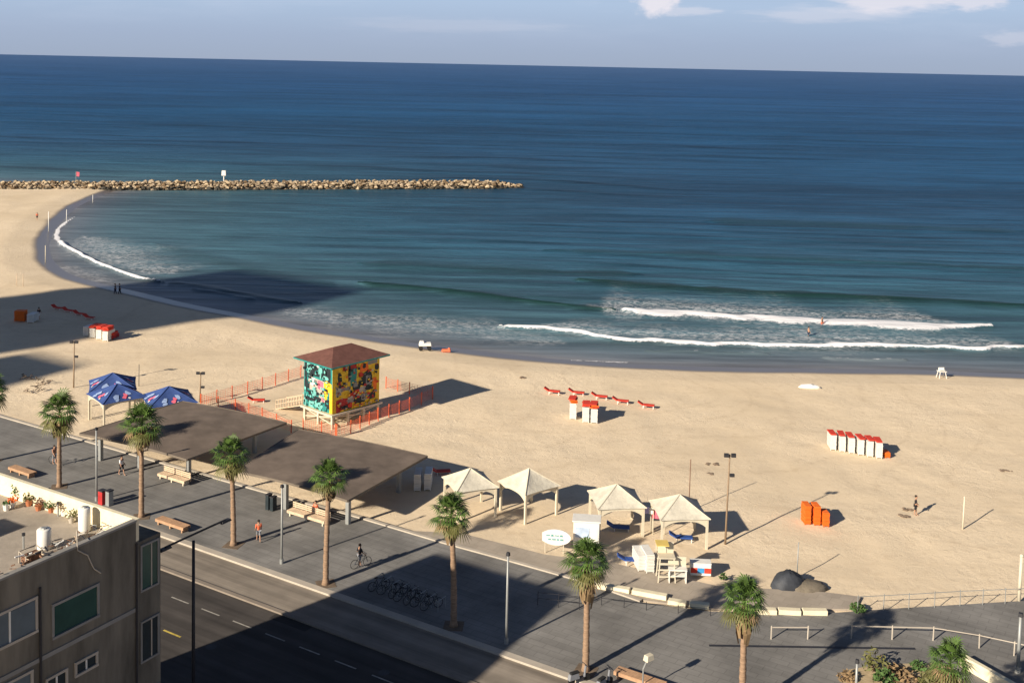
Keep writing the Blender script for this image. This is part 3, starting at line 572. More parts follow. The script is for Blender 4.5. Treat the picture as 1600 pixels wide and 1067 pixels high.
# ------------------------------------------------------------------ beach shelters (brown canopies)
M_darkwood2 = mat('deck_seam', (0.10, 0.078, 0.062), .85, .2, 1)
M_trim = mat('canopy_trim', (0.17, 0.14, 0.11), 0.8, 0.15, 1)
def canopy(px, zs, lab, posts, wave=.25):
    C_ = [G(x, y, z) for (x, y), z in zip(px, zs)]; ctr = sum(C_, Vector())/4; ctr.z = 0
    t = thing('shade_canopy', lab, 'canopy', ctr, 0, 'brown beach canopies')
    nu = nv_ = 28; g = []; Lc, Tc, Rc, Bc = [c-ctr for c in C_]
    def srf(u, v):
        p = Lc*(1-u)*(1-v)+Tc*u*(1-v)+Rc*u*v+Bc*(1-u)*v
        p.z += wave*math.sin(math.pi*v)*(0.5+.5*math.sin(math.pi*min(1, u+.15))); return p
    for lay in (0, -.14):
        for i in range(nu+1):
            for j in range(nv_+1): q = srf(i/nu, j/nv_); q.z += lay; g.append(q)
    K = (nu+1)*(nv_+1); I = lambda i, j, l=0: l*K+i*(nv_+1)+j
    fs = [(I(i, j), I(i, j+1), I(i+1, j+1), I(i+1, j)) for i in range(nu) for j in range(nv_)]+[(I(i, j, 1), I(i+1, j, 1), I(i+1, j+1, 1), I(i, j+1, 1)) for i in range(nu) for j in range(nv_)]
    for i in range(nu): fs += [(I(i, 0), I(i+1, 0), I(i+1, 0, 1), I(i, 0, 1)), (I(i, nv_), I(i, nv_, 1), I(i+1, nv_, 1), I(i+1, nv_))]
    for j in range(nv_): fs += [(I(0, j), I(0, j, 1), I(0, j+1, 1), I(0, j+1)), (I(nu, j), I(nu, j+1), I(nu, j+1, 1), I(nu, j, 1))]
    mb = MB(); mb.add(g, fs, M_darkwood); deck = mb.build('roof_deck', t)
    mb = MB(); out_ = []
    for k in range(29): out_.append(srf(0, k/28))
    for k in range(1, 29): out_.append(srf(k/28, 1))
    for k in range(27, -1, -1): out_.append(srf(1, k/28))
    for k in range(27, -1, -1): out_.append(srf(k/28, 0))
    cc = (Lc+Tc+Rc+Bc)/4
    ring = [q+(Vector((q.x-cc.x, q.y-cc.y, 0)).normalized()*.03) for q in out_]
    for a, b_ in zip(ring[:-1], ring[1:]):
        d = Vector((b_.x-a.x, b_.y-a.y, 0)).normalized(); n_ = Vector((d.y, -d.x, 0)); n_ = n_ if n_.dot(a-cc) > 0 else -n_
        vs = [a+Vector((0, 0, .03)), b_+Vector((0, 0, .03)), b_+n_*.06+Vector((0, 0, .03)), a+n_*.06+Vector((0, 0, .03)), a-Vector((0, 0, .17)), b_-Vector((0, 0, .17)), b_+n_*.06-Vector((0, 0, .17)), a+n_*.06-Vector((0, 0, .17))]
        mb.add(vs, [(0, 1, 2, 3), (7, 6, 5, 4), (0, 4, 5, 1), (3, 2, 6, 7), (0, 3, 7, 4), (1, 5, 6, 2)], M_trim)
    mb.build('edge_trim', t)
    for u, v in posts:
        p = C_[0]*(1-u)*(1-v)+C_[1]*u*(1-v)+C_[2]*u*v+C_[3]*(1-u)*v-ctr
        zp_ = srf(u, v).z-.14; mb = MB(); mb.box((p.x, p.y, zp_/2-.1), (.32, .32, zp_+.2), M_grey, ROADANG); mb.build('post', t)
# corners: left, back, right, front
canopy([(125, 677), (285, 627), (447, 660), (292, 717)], (2.9, 2.9, 2.3, 2.3), 'brown canopy nearer the blue shelters, with a palm shadow across it', [(.14, .42), (.14, .88), (.8, .42), (.8, .88), (.14, .05)])
canopy([(369, 735), (466, 671), (667, 712), (543, 781)], (2.9, 2.9, 2.6, 2.6), 'brown canopy in front of the painted lifeguard hut', [(.12, .38), (.12, .92), (.8, .38), (.8, .9)])

# ------------------------------------------------------------------ gazebos
def gazebo(apx, apy, side, zc, zp, rz, lab, grp, canvas, prints=None, arch=True):
    a = G(apx, apy, zp); t = thing('gazebo', lab, 'gazebo', (a.x, a.y, 0), rz, grp); s = side/2
    for sx, sy in ((-1, -1), (1, -1), (1, 1), (-1, 1)):
        mb = MB(); mb.box((sx*(s-.1), sy*(s-.1), zc/2-.1), (.17, .17, zc+.2), M_cream); mb.build('post', t)
    mb = MB()
    for k in range(4):
        ca, sa = math.cos(k*math.pi/2), math.sin(k*math.pi/2); rt = lambda x, y, z: (x*ca-y*sa, x*sa+y*ca, z)
        x0 = -s+.19; x1 = s-.19; n = 12; pr = []
        for i in range(n+1):
            u = i/n; x = x0+(x1-x0)*u; drop = 0.16+0.50*(abs(2*u-1)**3); pr.append((x, drop if arch else .16))
        for (xa, da), (xb, db) in zip(pr[:-1], pr[1:]):
            vs = [rt(xa, -s+.06, zc-da), rt(xb, -s+.06, zc-db), rt(xb, -s+.06, zc), rt(xa, -s+.06, zc), rt(xa, -s+.14, zc-da), rt(xb, -s+.14, zc-db), rt(xb, -s+.14, zc), rt(xa, -s+.14, zc)]
            mb.add(vs, [(0, 1, 2, 3), (7, 6, 5, 4), (0, 4, 5, 1), (3, 2, 6, 7)], M_cream)
    mb.build('arched_frame', t)
    mb = MB(); n = 8; hgt = zp-zc
    for k in range(4):
        ca, sa = math.cos(k*math.pi/2), math.sin(k*math.pi/2); g = []
        for i in range(n+1):
            u = i/n; z = zc+hgt*(u**1.07)+.02; r = (s+.12)*(1-u)+.02
            for j in range(n+1):
                v = j/n*2-1; sag = -0.07*(1-v*v)*(1-u)*u*3; x = v*r; y = -r+0.10*(1-v*v)*(1-u)
                g.append((x*ca-y*sa, x*sa+y*ca, z+sag))
        mb.add(g, [(i*(n+1)+j, i*(n+1)+j+1, (i+1)*(n+1)+j+1, (i+1)*(n+1)+j) for i in range(n) for j in range(n)], canvas)
    if prints:
        rg = random.Random(prints)
        for k in range(4):
            ca, sa = math.cos(k*math.pi/2), math.sin(k*math.pi/2)
            for (cu, cv, m_, sz) in ((.30, -.42, M_lblue, .8), (.42, .42, M_lblue, .75), (.20, .05, M_pink, .55), (.33, .16, M_pink, .5), (.12, .25, M_white, .3), (.10, -.35, M_lblue, .5)):
                vs = []; n_ = 10; ph = rg.random()*6
                for i in range(n_):
                    rr_ = sz*rg.uniform(.6, 1.0)*.5; u = cu+math.cos(ph+i*6.283/n_)*rr_*.42; v = cv+math.sin(ph+i*6.283/n_)*rr_*.55
                    r = (s+.12)*(1-u)+.02; x = max(-1, min(1, v))*r; y = -r+.1*(1-v*v)*(1-u); z = zc+hgt*(max(u, 0)**1.07)+.05
                    vs.append((x*ca-y*sa, x*sa+y*ca, z))
                mb.add(vs, [tuple(range(n_))], m_)
    cn = mb.build('canvas_roof', t, True)
    mb = MB()
    for k in range(4):
        a_ = math.pi/4+k*math.pi/2; r2_ = (s+.12)*1.414
        pts = [(math.cos(a_)*r2_*(1-i/6), math.sin(a_)*r2_*(1-i/6), zc+hgt*((i/6)**1.07)+.05) for i in range(7)]
        mb.tube(pts, .035, M_cream if canvas is M_canvas else M_blue, 4)
    mb.build('seam', cn)
    return t
gc = 'cream gazebos by the forecourt'; gb = 'blue topped shelters'
gazebo(735, 732, 3.5, 2.3, 3.5, R(22), 'cream gazebo at the left end, roof in the canopy shadow', gc, M_canvas)
gazebo(827, 732, 3.5, 2.3, 3.6, R(38), 'cream gazebo with its corner pointing forward, next to the leftmost one', gc, M_canvas)
gazebo(964, 757, 3.75, 2.25, 3.5, R(8), 'cream gazebo behind the white kiosk, with a blue lounger beneath', gc, M_canvas)
gazebo(1062, 773, 3.75, 2.25, 3.5, R(6), 'cream gazebo behind the lifeguard chair', gc, M_canvas)
gazebo(176, 583, 4.5, 2.5, 3.8, R(20), 'blue printed shelter behind another, with cream posts at its left', gb, M_blue, 5)
gazebo(183, 600, 4.4, 2.5, 3.7, R(40), 'blue printed shelter in front, just beyond the tall grey lamp post', gb, M_blue, 6)
gazebo(264, 604, 4.6, 2.4, 3.7, R(28), 'blue printed shelter standing alone beside the orange fence', gb, M_blue, 7)

# ------------------------------------------------------------------ lifeguard hut
hc = G(519, 669); hx = Vector((0.66, 0.75, 0)).normalized(); ang = math.atan2(hx.y, hx.x); LX, LY = 6.3, 4.6
hut = thing('lifeguard_hut', 'painted lifeguard hut on stilts with a brown roof and bright mural', 'hut', hc, ang)
# local: x along the right face, y along the left face; origin = front corner
Z0, Z1 = 1.4, 6.3
mb = MB(); mb.box((LX/2, LY/2, (Z0+Z1)/2), (LX, LY, Z1-Z0), M_yellow); body = mb.build('wall', hut, bevel=0.02)
mb = MB(); o_ = .75; zt = Z1+.02; n_ = [(-o_, -o_), (LX+o_, -o_), (LX+o_, LY+o_), (-o_, LY+o_)]
ridge = [(LX/2-1.2, LY/2), (LX/2+1.2, LY/2)]
vs = [(x, y, zt) for x, y in n_]+[(x, y, zt+.12) for x, y in n_]+[(ridge[0][0], ridge[0][1], zt+1.25), (ridge[1][0], ridge[1][1], zt+1.25)]
mb.add(vs, [(3, 2, 1, 0), (4, 5, 9, 8), (5, 6, 9), (6, 7, 8, 9), (7, 4, 8)], M_brownroof)
rf = mb.build('roof', hut)
mb = MB()
for a, b_ in zip(n_, n_[1:]+n_[:1]):
    mb.bar((a[0], a[1], zt+.05), (b_[0], b_[1], zt+.05), .09, M_teal, n=4)
mb.build('fascia', rf)
# murals: irregular painted patches, a few mm proud of the wall
def patch(mb, facen, u, v, w_, h_, m_, k):
    """one painted patch with a slightly ragged outline; facen 0 = right face (y=0), 1 = left face (x=0)"""
    pts = []; rg = rnd
    for (a, b_) in ((-.5, -.5), (0, -.56), (.5, -.5), (.56, 0), (.5, .5), (0, .56), (-.5, .5), (-.56, 0)):
        a += rg.uniform(-.1, .1); b_ += rg.uniform(-.1, .1); pts.append((u+a*w_, v+b_*h_))
    W_ = LX if facen == 0 else LY
    pts = [(min(max(x, .02), W_-.02), min(max(z, Z0+.02), Z1-.02)) for x, z in pts]; e_ = -0.004-0.0012*k
    mb.add([(x, e_, z) if facen == 0 else (e_, x, z) for x, z in pts], [tuple(range(8))], m_)
mbr = MB()
right = [ # u (0..6.3), z, w, h, material
 (1.1, 4.9, 1.9, 2.2, M_yellow), (.95, 4.95, .5, .8, M_black), (.95, 4.3, .35, .5, M_dred), (2.75, 5.1, .8, 2.2, M_teal), (2.7, 5.9, .9, .6, M_dred), (2.2, 5.2, .3, 1.8, M_black),
 (4.2, 5.5, 1.0, .8, M_orange), (4.2, 5.6, .4, .4, M_black), (5.4, 5.9, 1.2, .5, M_conc2), (5.95, 5.2, .5, .6, M_black), (.8, 3.55, 1.1, .8, M_conc), (1.7, 3.6, 1.2, .5, M_conc2),
 (1.5, 3.0, 1.5, .9, M_yellow), (1.2, 2.3, 1.6, .8, M_dred), (.6, 1.9, .9, .8, M_dred), (2.7, 2.9, 1.1, .5, M_red), (3.5, 3.1, 1.2, .6, M_red), (2.9, 2.4, 1.9, .5, M_conc2), (3.6, 2.2, 1.5, .6, M_black),
 (3.4, 3.7, 1.6, .8, M_black), (3.0, 3.9, .5, .5, M_conc2), (4.6, 4.0, 1.3, 1.7, M_black), (4.7, 4.1, .6, .9, M_conc2), (4.7, 4.0, .28, .45, M_black), (4.0, 3.2, .8, .6, M_conc), (4.3, 2.4, 1.1, .6, M_conc2), (5.3, 2.3, .8, .6, M_black),
 (1.9, 1.75, 1.1, .4, M_black), (3.4, 1.7, 1.2, .35, M_yellow), (5.6, 3.4, .5, 1.6, M_orange), (.25, 3.8, .35, 4.5, M_yellow), (3.7, 4.8, .5, .4, M_red), (1.6, 5.8, .6, .4, M_dred), (2.3, 1.9, .5, .5, M_red)]
for k, (u, z, a, b_, m_) in enumerate(right): patch(mbr, 0, u, z, a, b_, m_, k)
for k in range(150): patch(mbr, 0, rnd.uniform(.4, 5.9), rnd.uniform(1.5, 4.5) if k % 4 else rnd.uniform(4, 6.2), rnd.uniform(.08, .38), rnd.uniform(.07, .26), rnd.choice([M_black, M_black, M_red, M_yellow, M_conc, M_dred, M_conc2, M_yellow]), 36+k)
mbr.build('mural', body)
mbl = MB()
patch(mbl, 1, LY/2, (Z0+Z1)/2, LY*1.1, (Z1-Z0)*1.1, M_teal, 0)
left = [(2.8, 5.4, 2.0, 1.3, M_black), (3.9, 5.5, .6, 1.2, M_lteal), (4.3, 4.6, .4, 3, M_black), (1.0, 5.3, 1.2, 1.6, M_black), (1.2, 4.9, .9, .35, M_lteal), (2.0, 5.5, .5, .9, M_lteal), (2.4, 5.9, .3, .5, M_white),
 (2.5, 3.95, 2.3, 1.3, M_conc), (1.95, 4.05, .9, .8, M_pink), (3.1, 4.2, .9, .7, M_white), (3.9, 3.7, .5, .7, M_black), (3.7, 2.9, .8, .5, M_black), (2.9, 3.0, .6, 1.0, M_lteal), (1.55, 2.85, .9, 1.0, M_conc), (1.5, 2.6, .35, .5, M_pink),
 (2.4, 2.5, 1.0, .5, M_black), (3.6, 2.2, 1.5, .5, M_black), (1.0, 3.7, .6, 1.8, M_yellow), (.5, 4.0, .7, .9, M_yellow), (.22, 2.7, .4, 3.0, M_yellow), (.8, 2.3, .7, .9, M_black), (2.2, 1.85, 1.2, .5, M_lteal), (3.4, 1.8, .7, .6, M_lteal), (1.2, 1.8, .6, .4, M_teal), (4.35, 1.8, .3, .8, M_lteal)]
for k, (u, z, a, b_, m_) in enumerate(left): patch(mbl, 1, u, z, a, b_, m_, k+1)
for k in range(130): patch(mbl, 1, rnd.uniform(.5, 4.5), rnd.uniform(1.5, 6.2), rnd.uniform(.07, .32), rnd.uniform(.07, .3), rnd.choice([M_black, M_black, M_lteal, M_teal]), 27+k)
mbl.build('mural', body)
mb = MB(); mb.box((LX/2, LY/2, Z0-.12), (LX+.5, LY+.5, .2), M_cream); mb.build('floor_deck', hut)
for x in (.1, LX/3, LX*2/3, LX-.1):
    for y in (.1, LY/2, LY-.1):
        mb = MB(); mb.box((x, y, .45), (.24, .24, 1.5), M_cream); mb.build('stilt', hut)
mb = MB()
for p, q in (((.1, .1), (LX-.1, .1)), ((.1, .1), (.1, LY-.1)), ((LX-.1, .1), (LX-.1, LY-.1))):
    mb.bar((*p, .3), (*q, 1.1), .06, M_cream, n=4); mb.bar((*p, 1.1), (*q, .3), .06, M_cream, n=4)
mb.build('cross_brace', hut)
# stairs from the left face, going out over the sand
st_ = thing  # keep name free
mb = MB(); sx = .75
top = Vector((sx, LY+.25, Z0-.05)); n = 13
for i in range(n):
    u = i/n; mb.box((sx, LY+.45+u*4.4, Z0-.1-u*1.5), (1.3, .30, .06), M_palewood)
for s in (-.68, .68): mb.bar((sx+s, LY+.25, Z0-.1), (sx+s, LY+4.8, -.1), .07, M_palewood, n=4)
sto = mb.build('stairs', hut)
mb = MB()
for s in (-.68, .68):
    mb.bar((sx+s, LY+.3, Z0+.9), (sx+s, LY+4.8, .85), .045, M_palewood, n=4); mb.bar((sx+s, LY+.3, Z0+.45), (sx+s, LY+4.8, .4), .04, M_palewood, n=4)
    for i in range(11): u = i/10; mb.bar((sx+s, LY+.3+u*4.5, Z0-.1-u*1.5), (sx+s, LY+.3+u*4.5, Z0+.9-u*1.5), .04, M_palewood, n=4)
mb.build('handrail', sto)

# orange fences round the hut
def fence(pts, lab, step=1.6, h=1.15, m_=None, rails=None, grp='orange fences round the lifeguard hut', net=True, name='barrier_fence', pr=.06, cat='fence', zb=-0.12):
    m_ = m_ or M_fence; W = [G(x, y) for x, y in pts]; t = thing(name, lab, cat, (W[0].x, W[0].y, 0), 0, grp); o0 = Vector((W[0].x, W[0].y, 0))
    mbp = MB(); first = True
    for a, b_ in zip(W[:-1], W[1:]):
        L_ = (b_-a).length; n = max(1, round(L_/step))
        for i in range(n+1):
            if i == 0 and not first: continue
            p = a.lerp(b_, i/n)-o0; q = MB(); lean_ = rnd.uniform(-.03, .03)
            q.bar((p.x, p.y, zb-.1), (p.x+lean_, p.y, h+.1), pr, m_, n=5); q.build('fence_post', t)
        first = False
        for i in range(n):
            p = a.lerp(b_, i/n)-o0; q = a.lerp(b_, (i+1)/n)-o0
            if net:
                nh = 6
                for k in range(nh):
                    z = .1+(h-.15)*k/(nh-1); s0_ = .0; mid = (p+q)/2
                    mbp.bar((p.x, p.y, z), (mid.x, mid.y, z-.05), .014, m_, n=3); mbp.bar((mid.x, mid.y, z-.05), (q.x, q.y, z), .014, m_, n=3)
                for k in range(1, 9):
                    r_ = p.lerp(q, k/9); mbp.bar((r_.x, r_.y, .08), (r_.x, r_.y, h-.06), .011, m_, n=3)
            else:
                for z in (rails or (h, h*.5)): mbp.bar((p.x, p.y, z), (q.x, q.y, z), pr*.8, m_, n=4)
    mbp.build('netting' if net else 'rail', t); return t
fence([(314, 633), (363, 620), (410, 606), (470, 587)], 'orange net fence running up the sand to the hut stairs', 2.4)
fence([(314, 633), (368, 641), (410, 655), (455, 675)], 'orange net fence between the two brown canopies and the hut', 2.2)
fence([(474, 672), (502, 677), (524, 681)], 'short orange net fence in front of the teal mural')
fence([(526, 682), (548, 675), (591, 655), (640, 638), (676, 622)], 'orange net fence running away below the yellow mural', 1.9)
fence([(603, 605), (640, 614), (676, 620)], 'orange net fence in the hut shadow, far right side', 2.0)

# ------------------------------------------------------------------ people
def person(px, py, lab, shirt, legs, walk=0.25, rz=0.0, z=-0.1, h=1.72, seated=False, arm=0.15, short=True, sc=1.0):
    p = G(px, py, z); k = h/1.72*sc
    t = thing('person', lab, 'person', p, rz); t.scale = (k,)*3
    def skin(name, verts, edges, radii, m_, parent, root=0, sub=1):
        me = bpy.data.meshes.new(name); me.from_pydata(verts, edges, []); me.materials.append(m_)
        o = bpy.data.objects.new(name, me); COL.objects.link(o); o.parent = parent
        md = o.modifiers.new('skin', 'SKIN'); md.use_smooth_shade = True
        for i, r_ in enumerate(radii): me.skin_vertices[0].data[i].radius = (r_, r_) if not isinstance(r_, tuple) else r_
        me.skin_vertices[0].data[root].use_root = True
        s_ = o.modifiers.new('sub', 'SUBSURF'); s_.levels = sub; s_.render_levels = sub; return o
    w_ = walk
    if not seated:
        hip = .92; kn = [( .09, -w_*.45, .49), (-.09, w_*.4, .49)]; an = [(.09, -w_*.9 if w_ < .3 else -w_*.8, .08), (-.09, w_*.9, .10)]
    else:
        hip = .48; kn = [(.11, -.42, .50), (-.11, -.42, .50)]; an = [(.11, -.45, .08), (-.11, -.45, .08)]
    T = hip
    v = [(0, 0, T), (0, 0, T+.22), (0, 0, T+.42), (0, -.01, T+.52), (0, -.02, T+.60), (0, -.03, T+.70), (0, -.02, T+.78),
         (.09, 0, T-.04), kn[0], an[0], (an[0][0], an[0][1]-.17, an[0][2]-.05),
         (-.09, 0, T-.04), kn[1], an[1], (an[1][0], an[1][1]-.17, an[1][2]-.05),
         (.18, 0, T+.47), (.23, arm*.5, T+.20), (.24, -arm*1.4, T-.02), (.24, -arm*1.8, T-.10),
         (-.18, 0, T+.47), (-.23, -arm*.5, T+.20), (-.24, -arm*2.0+.1, T+.0), (-.24, -arm*2.3+.1, T-.08)]
    e = [(0, 1), (1, 2), (2, 3), (3, 4), (4, 5), (5, 6), (0, 7), (7, 8), (8, 9), (9, 10), (0, 11), (11, 12), (12, 13), (13, 14), (2, 15), (15, 16), (16, 17), (17, 18), (2, 19), (19, 20), (20, 21), (21, 22)]
    r_ = [(.15, .10), (.13, .09), (.15, .10), .055, .085, .10, .075, .085, .058, .04, .035, .085, .058, .04, .035, .055, .042, .03, .035, .055, .042, .03, .035]
    skin('body', v, e, r_, M_skin, t)
    skin('shirt', [v[0], v[1], v[2], v[15], v[16], v[19], v[20]], [(0, 1), (1, 2), (2, 3), (3, 4), (2, 5), (5, 6)], [(.165, .12), (.15, .11), (.17, .12), .075, .06, .075, .06], shirt, t, 1)
    kk = [Vector(v[7]).lerp(Vector(v[8]), .95), Vector(v[11]).lerp(Vector(v[12]), .95)] if short else [Vector(v[9]), Vector(v[13])]
    vv = [(0, 0, T+.03), v[7], v[8] if not short else Vector(v[7]).lerp(Vector(v[8]), .5), kk[0], v[11], v[12] if not short else Vector(v[11]).lerp(Vector(v[12]), .5), kk[1]]
    skin('shorts' if short else 'trousers', vv, [(0, 1), (1, 2), (2, 3), (0, 4), (4, 5), (5, 6)], [(.17, .125), .11, .09, .08 if short else .06, .11, .09, .08 if short else .06], legs, t, 0)
    mb = MB(); mb.ball((0, .012, T+.735), .108, M_hair, 10, 7, 0.03, (.92, 1.05, 1.0)); mb.build('hair', t, True)
    mb = MB(); mb.bar((0, -.10, T+.69), (0, -.135, T+.67), .018, M_skin); mb.build('nose', t)
    return t
M_sh_or = mat('orange_shirt', (0.75, 0.17, 0.08), 0.8, 0.1, 5); M_sh_wh = mat('white_shirt', (0.8, 0.8, 0.8), 0.8, 0.05, 5); M_sh_bk = mat('black_shirt', (0.02, 0.02, 0.025), 0.8, 0.1, 5)
M_sh_bl = mat('navy_cloth', (0.03, 0.04, 0.08), 0.8, 0.1, 5); M_sh_gr = mat('grey_cloth', (0.22, 0.23, 0.25), 0.8, 0.1, 5)
person(404, 846, 'person in an orange top walking past the grey lamp post', M_sh_or, M_sh_gr, .32, R(200), 0, arm=.15)
person(190, 742, 'person in a white shirt walking before the first brown canopy', M_sh_wh, M_sh_bk, .3, R(60), 0)
person(924, 936, 'person in a white shirt beside the palm below the forecourt', M_sh_wh, M_sh_bl, .25, R(120), 0, h=1.65)
person(1430, 805, 'person in dark clothes standing on the sand near a white pole', M_sh_bk, M_sh_bk, .1, R(70), -0.15)
person(180, 460, 'left one of two dark walkers at the water edge', M_sh_bk, M_sh_bl, .2, R(100), -.4, short=False)
person(187, 460, 'right one of two dark walkers at the water edge', M_sh_bl, M_sh_bk, .22, R(110), -.4, short=False)
person(1284, 513, 'bather standing in the breaking wave', M_skin, M_sh_or, .1, R(40), -1.0)
person(1263, 529, 'bather wading between the two lines of surf', M_skin, M_sh_bl, .1, R(90), -1.0)
person(58, 344, 'person in red walking on the far sand of the bay', M_sh_or, M_sh_bk, .25, R(20), -.2)
person(61, 499, 'person in dark shirt beside the shaded white loungers', M_sh_bk, M_sh_wh, .15, R(160), -.2)
p_ = person(493, 806, 'person sitting on the pale slatted bench behind a palm', M_sh_or, M_sh_bl, 0, ROADANG, 0, seated=True)

# bicycles
def bicycle(p, rz, lab, grp, mfr):
    t = thing('bicycle', lab, 'bicycle', p, rz, grp)
    for x in (-.52, .52):
        w_ = MB(); pts = [(x+.33*math.cos(a), 0, .35+.33*math.sin(a)) for a in [i*math.pi/9 for i in range(19)]]
        w_.tube(pts, .022, M_rubber, 5); wo = w_.build('wheel', t)
        s_ = MB()
        for i in range(8): a = i*math.pi/4; s_.bar((x, 0, .35), (x+.31*math.cos(a), 0, .35+.31*math.sin(a)), .004, M_chrome, n=3)
        s_.bar((x, -.05, .35), (x, .05, .35), .03, M_chrome); s_.build('spokes', wo)
    f = MB(); bb = (-.05, 0, .3); st_ = (-.2, 0, .82); hd = (.36, 0, .82)
    for a, b_ in ((bb, st_), (bb, hd), (st_, hd), (bb, (-.52, 0, .35)), ((-.19, 0, .78), (-.52, 0, .35)), ((.36, 0, .9), (.52, 0, .35))): f.bar(a, b_, .022, mfr)
    f.build('frame', t)
    s = MB(); s.box((-.23, 0, .93), (.26, .14, .06), M_rubber, 0, .8); s.bar((-.2, 0, .8), (-.23, 0, .92), .015, M_chrome); s.build('saddle', t, bevel=.01)
    h = MB(); h.bar((.36, 0, .85), (.33, 0, 1.02), .018, M_chrome); h.bar((.33, -.28, 1.04), (.33, .28, 1.04), .016, M_dark); h.build('handlebar', t)
    pd = MB(); pd.bar((-.05, -.12, .16), (-.05, .12, .44), .015, M_chrome); pd.build('pedals', t)
    return t
M_bk1 = mat('dark_bike_paint', (0.03, 0.04, 0.05), 0.4, .1, 3); M_bk2 = mat('grey_bike_paint', (0.25, 0.27, 0.3), 0.4, .1, 3)
bl = [(592, 921, 'parked bicycle at the far left of the shaded row, by the rack post'), (607, 927, 'second parked bicycle from the left in the shaded row'), (622, 931, 'third parked bicycle from the left in the shaded row'), (632, 937, 'parked bicycle in the middle of the shaded row, leaning slightly'),
      (645, 941, 'third parked bicycle from the right in the shaded row'), (659, 946, 'second parked bicycle from the right in the shaded row'), (674, 951, 'parked bicycle at the right end of the row, next to the palm')]
proto = None
for i, (x, y, lab) in enumerate(bl):
    p = G(x, y)
    if proto is None: proto = bicycle(p, ROADANG+R(65), lab, 'bicycles parked in the shade', M_bk1)
    else: dup(proto, p, ROADANG+R(65)+rnd.uniform(-.25, .25), lab)
mb = MB(); a, b_ = G(586, 918), G(684, 956)
for i in range(8):
    q = a.lerp(b_, i/7); q2 = q+RN*.9; mb.tube([(q.x, q.y, 0), (q.x, q.y, .75), (q2.x, q2.y, .75), (q2.x, q2.y, 0)], .03, M_grey, 5)
tag(mb.build('bicycle_rack'), 'grey hooped bicycle rack in the shaded promenade', 'bicycle rack')
bicycle(G(564, 886), R(35), 'bicycle ridden by the person in black, near the palm shadow', None, M_bk1)
def rider(px, py, lab, shirt, rz):
    t = person(px, py, lab, shirt, M_sh_gr, .12, rz, 0.22, arm=.22); return t
rider(562, 885, 'person in black riding a bicycle on the sunlit promenade', M_sh_bk, R(35)+R(90))
bicycle(G(86, 726), R(-30), 'bicycle ridden past the palm trunk behind the parapet', None, M_bk2)
rider(85, 725, 'person in an orange shirt cycling past the palm trunk', mat('faded_orange', (0.4, .2, .13), .8, .1, 3), R(60))

# ------------------------------------------------------------------ lamps and poles
def lamp_post(px, py, top, lab, r=.09, m_=M_grey, arm=None, grp='grey lamp posts on the promenade', z=0):
    b_ = G(px, py, z); ppm = (py-HOR-0.021*(px-800))/(H-z); h = (py-top)/ppm
    t = thing('lamp_post', lab, 'lamp post', b_, ROADANG, grp)
    mb = MB(); mb.tube([(0, 0, -.1), (0, 0, h)], [r, r*.75], m_, 8); mb.build('pole', t, True)
    mb = MB(); mb.bar((0, 0, 0), (0, 0, .35), r*1.6, m_, n=8); mb.build('base', t)
    mb = MB()
    if arm is None: mb.box((0, 0, h+.05), (r*2.4, r*2.4, .22), M_dark, 0, .8)
    mb.build('lamp_head', t) if arm is None else None
    return t, h
lamp_post(151, 782, 668, 'grey lamp post beside the red bin, topped level with the blue shelters')
lamp_post(440, 880, 757, 'grey lamp post in the sun right of the orange walker')
lamp_post(791, 1005, 862, 'pale lamp post standing in the big building shadow')
lamp_post(1590, 1050, 958, 'grey lamp post at the right edge of the photo', r=.12)
lamp_post(1336, 1110, 1031, 'short grey lamp post beside the sandy planter')
# dark street light with a long crosswise arm
t, h = lamp_post(302, 1150, 835, 'dark street light with a long double arm beside the flat roofed building', .11, M_dark, arm=1, grp=None)
t.rotation_euler.z = 0; qa = G(258, 855, h)-t.location; qb = G(352, 812, h)-t.location; qa.z = qb.z = h; mb = MB(); mb.bar(qa, qb, .06, M_dark, n=5); mb.build('arm', t)
for q in (qa, qb):
    mb = MB(); mb.box(q*1.0+Vector((0, 0, -.06)), (.75, .28, .12), M_dark, math.atan2(qb.y-qa.y, qb.x-qa.x), .8); mb.build('lamp_head', t)
def flood(px, py, top, lab, mid=None, z=-.15, r=.07, m_=None):
    m_ = m_ or mat('wooden_pole', (0.28, 0.2, 0.13), .8, .2, 2); b_ = G(px, py, z); ppm = (py-HOR-0.021*(px-800))/(H-z); h = (py-top)/ppm
    t = thing('floodlight_pole', lab, 'floodlight', b_, 0); mb = MB(); mb.tube([(0, 0, -.2), (.12, 0, h)], [r*1.25, r*.8], m_, 7); mb.build('pole', t, True)
    for i, s in enumerate((-1, 1)):
        mb = MB(); mb.box((.12+s*.28, -.1, h-.05), (.36, .2, .28), M_dark); mb.build('floodlight', t)
    mb = MB(); mb.bar((-.3, 0, h-.12), (.5, 0, h-.12), .03, m_); mb.build('crossbar', t)
    if mid:
        mb = MB(); zz_ = (py-mid)/ppm; mb.box((.35, -.05, zz_), (.35, .22, .22), M_dark); mb.build('camera_box', t)
    return t
flood(1133, 850, 706, 'tall wooden floodlight pole right of the cream gazebos', 739)
flood(115, 606, 532, 'floodlight pole on the sand left of the blue shelters', 556)
flood(312, 628, 581, 'floodlight pole at the corner of the orange fence', 604)
def pole(px, py, top, lab, m_, r=.05, z=-.15, grp=None, name='beach_pole'):
    b_ = G(px, py, z); ppm = (py-HOR-0.021*(px-800))/(H-z); h = (py-top)/ppm; mb = MB()
    mb.tube([(0, 0, -.3), (.03, 0, h)], [r, r*.85], m_, 7); mb.ball((.03, 0, h), r*1.15, m_, 7, 5)
    return tag(mb.build(name, None, True, loc=b_), lab, 'pole', grp)
pole(1504, 828, 775, 'white pole standing alone on the sand, right of the dark figure', M_cream, .065)
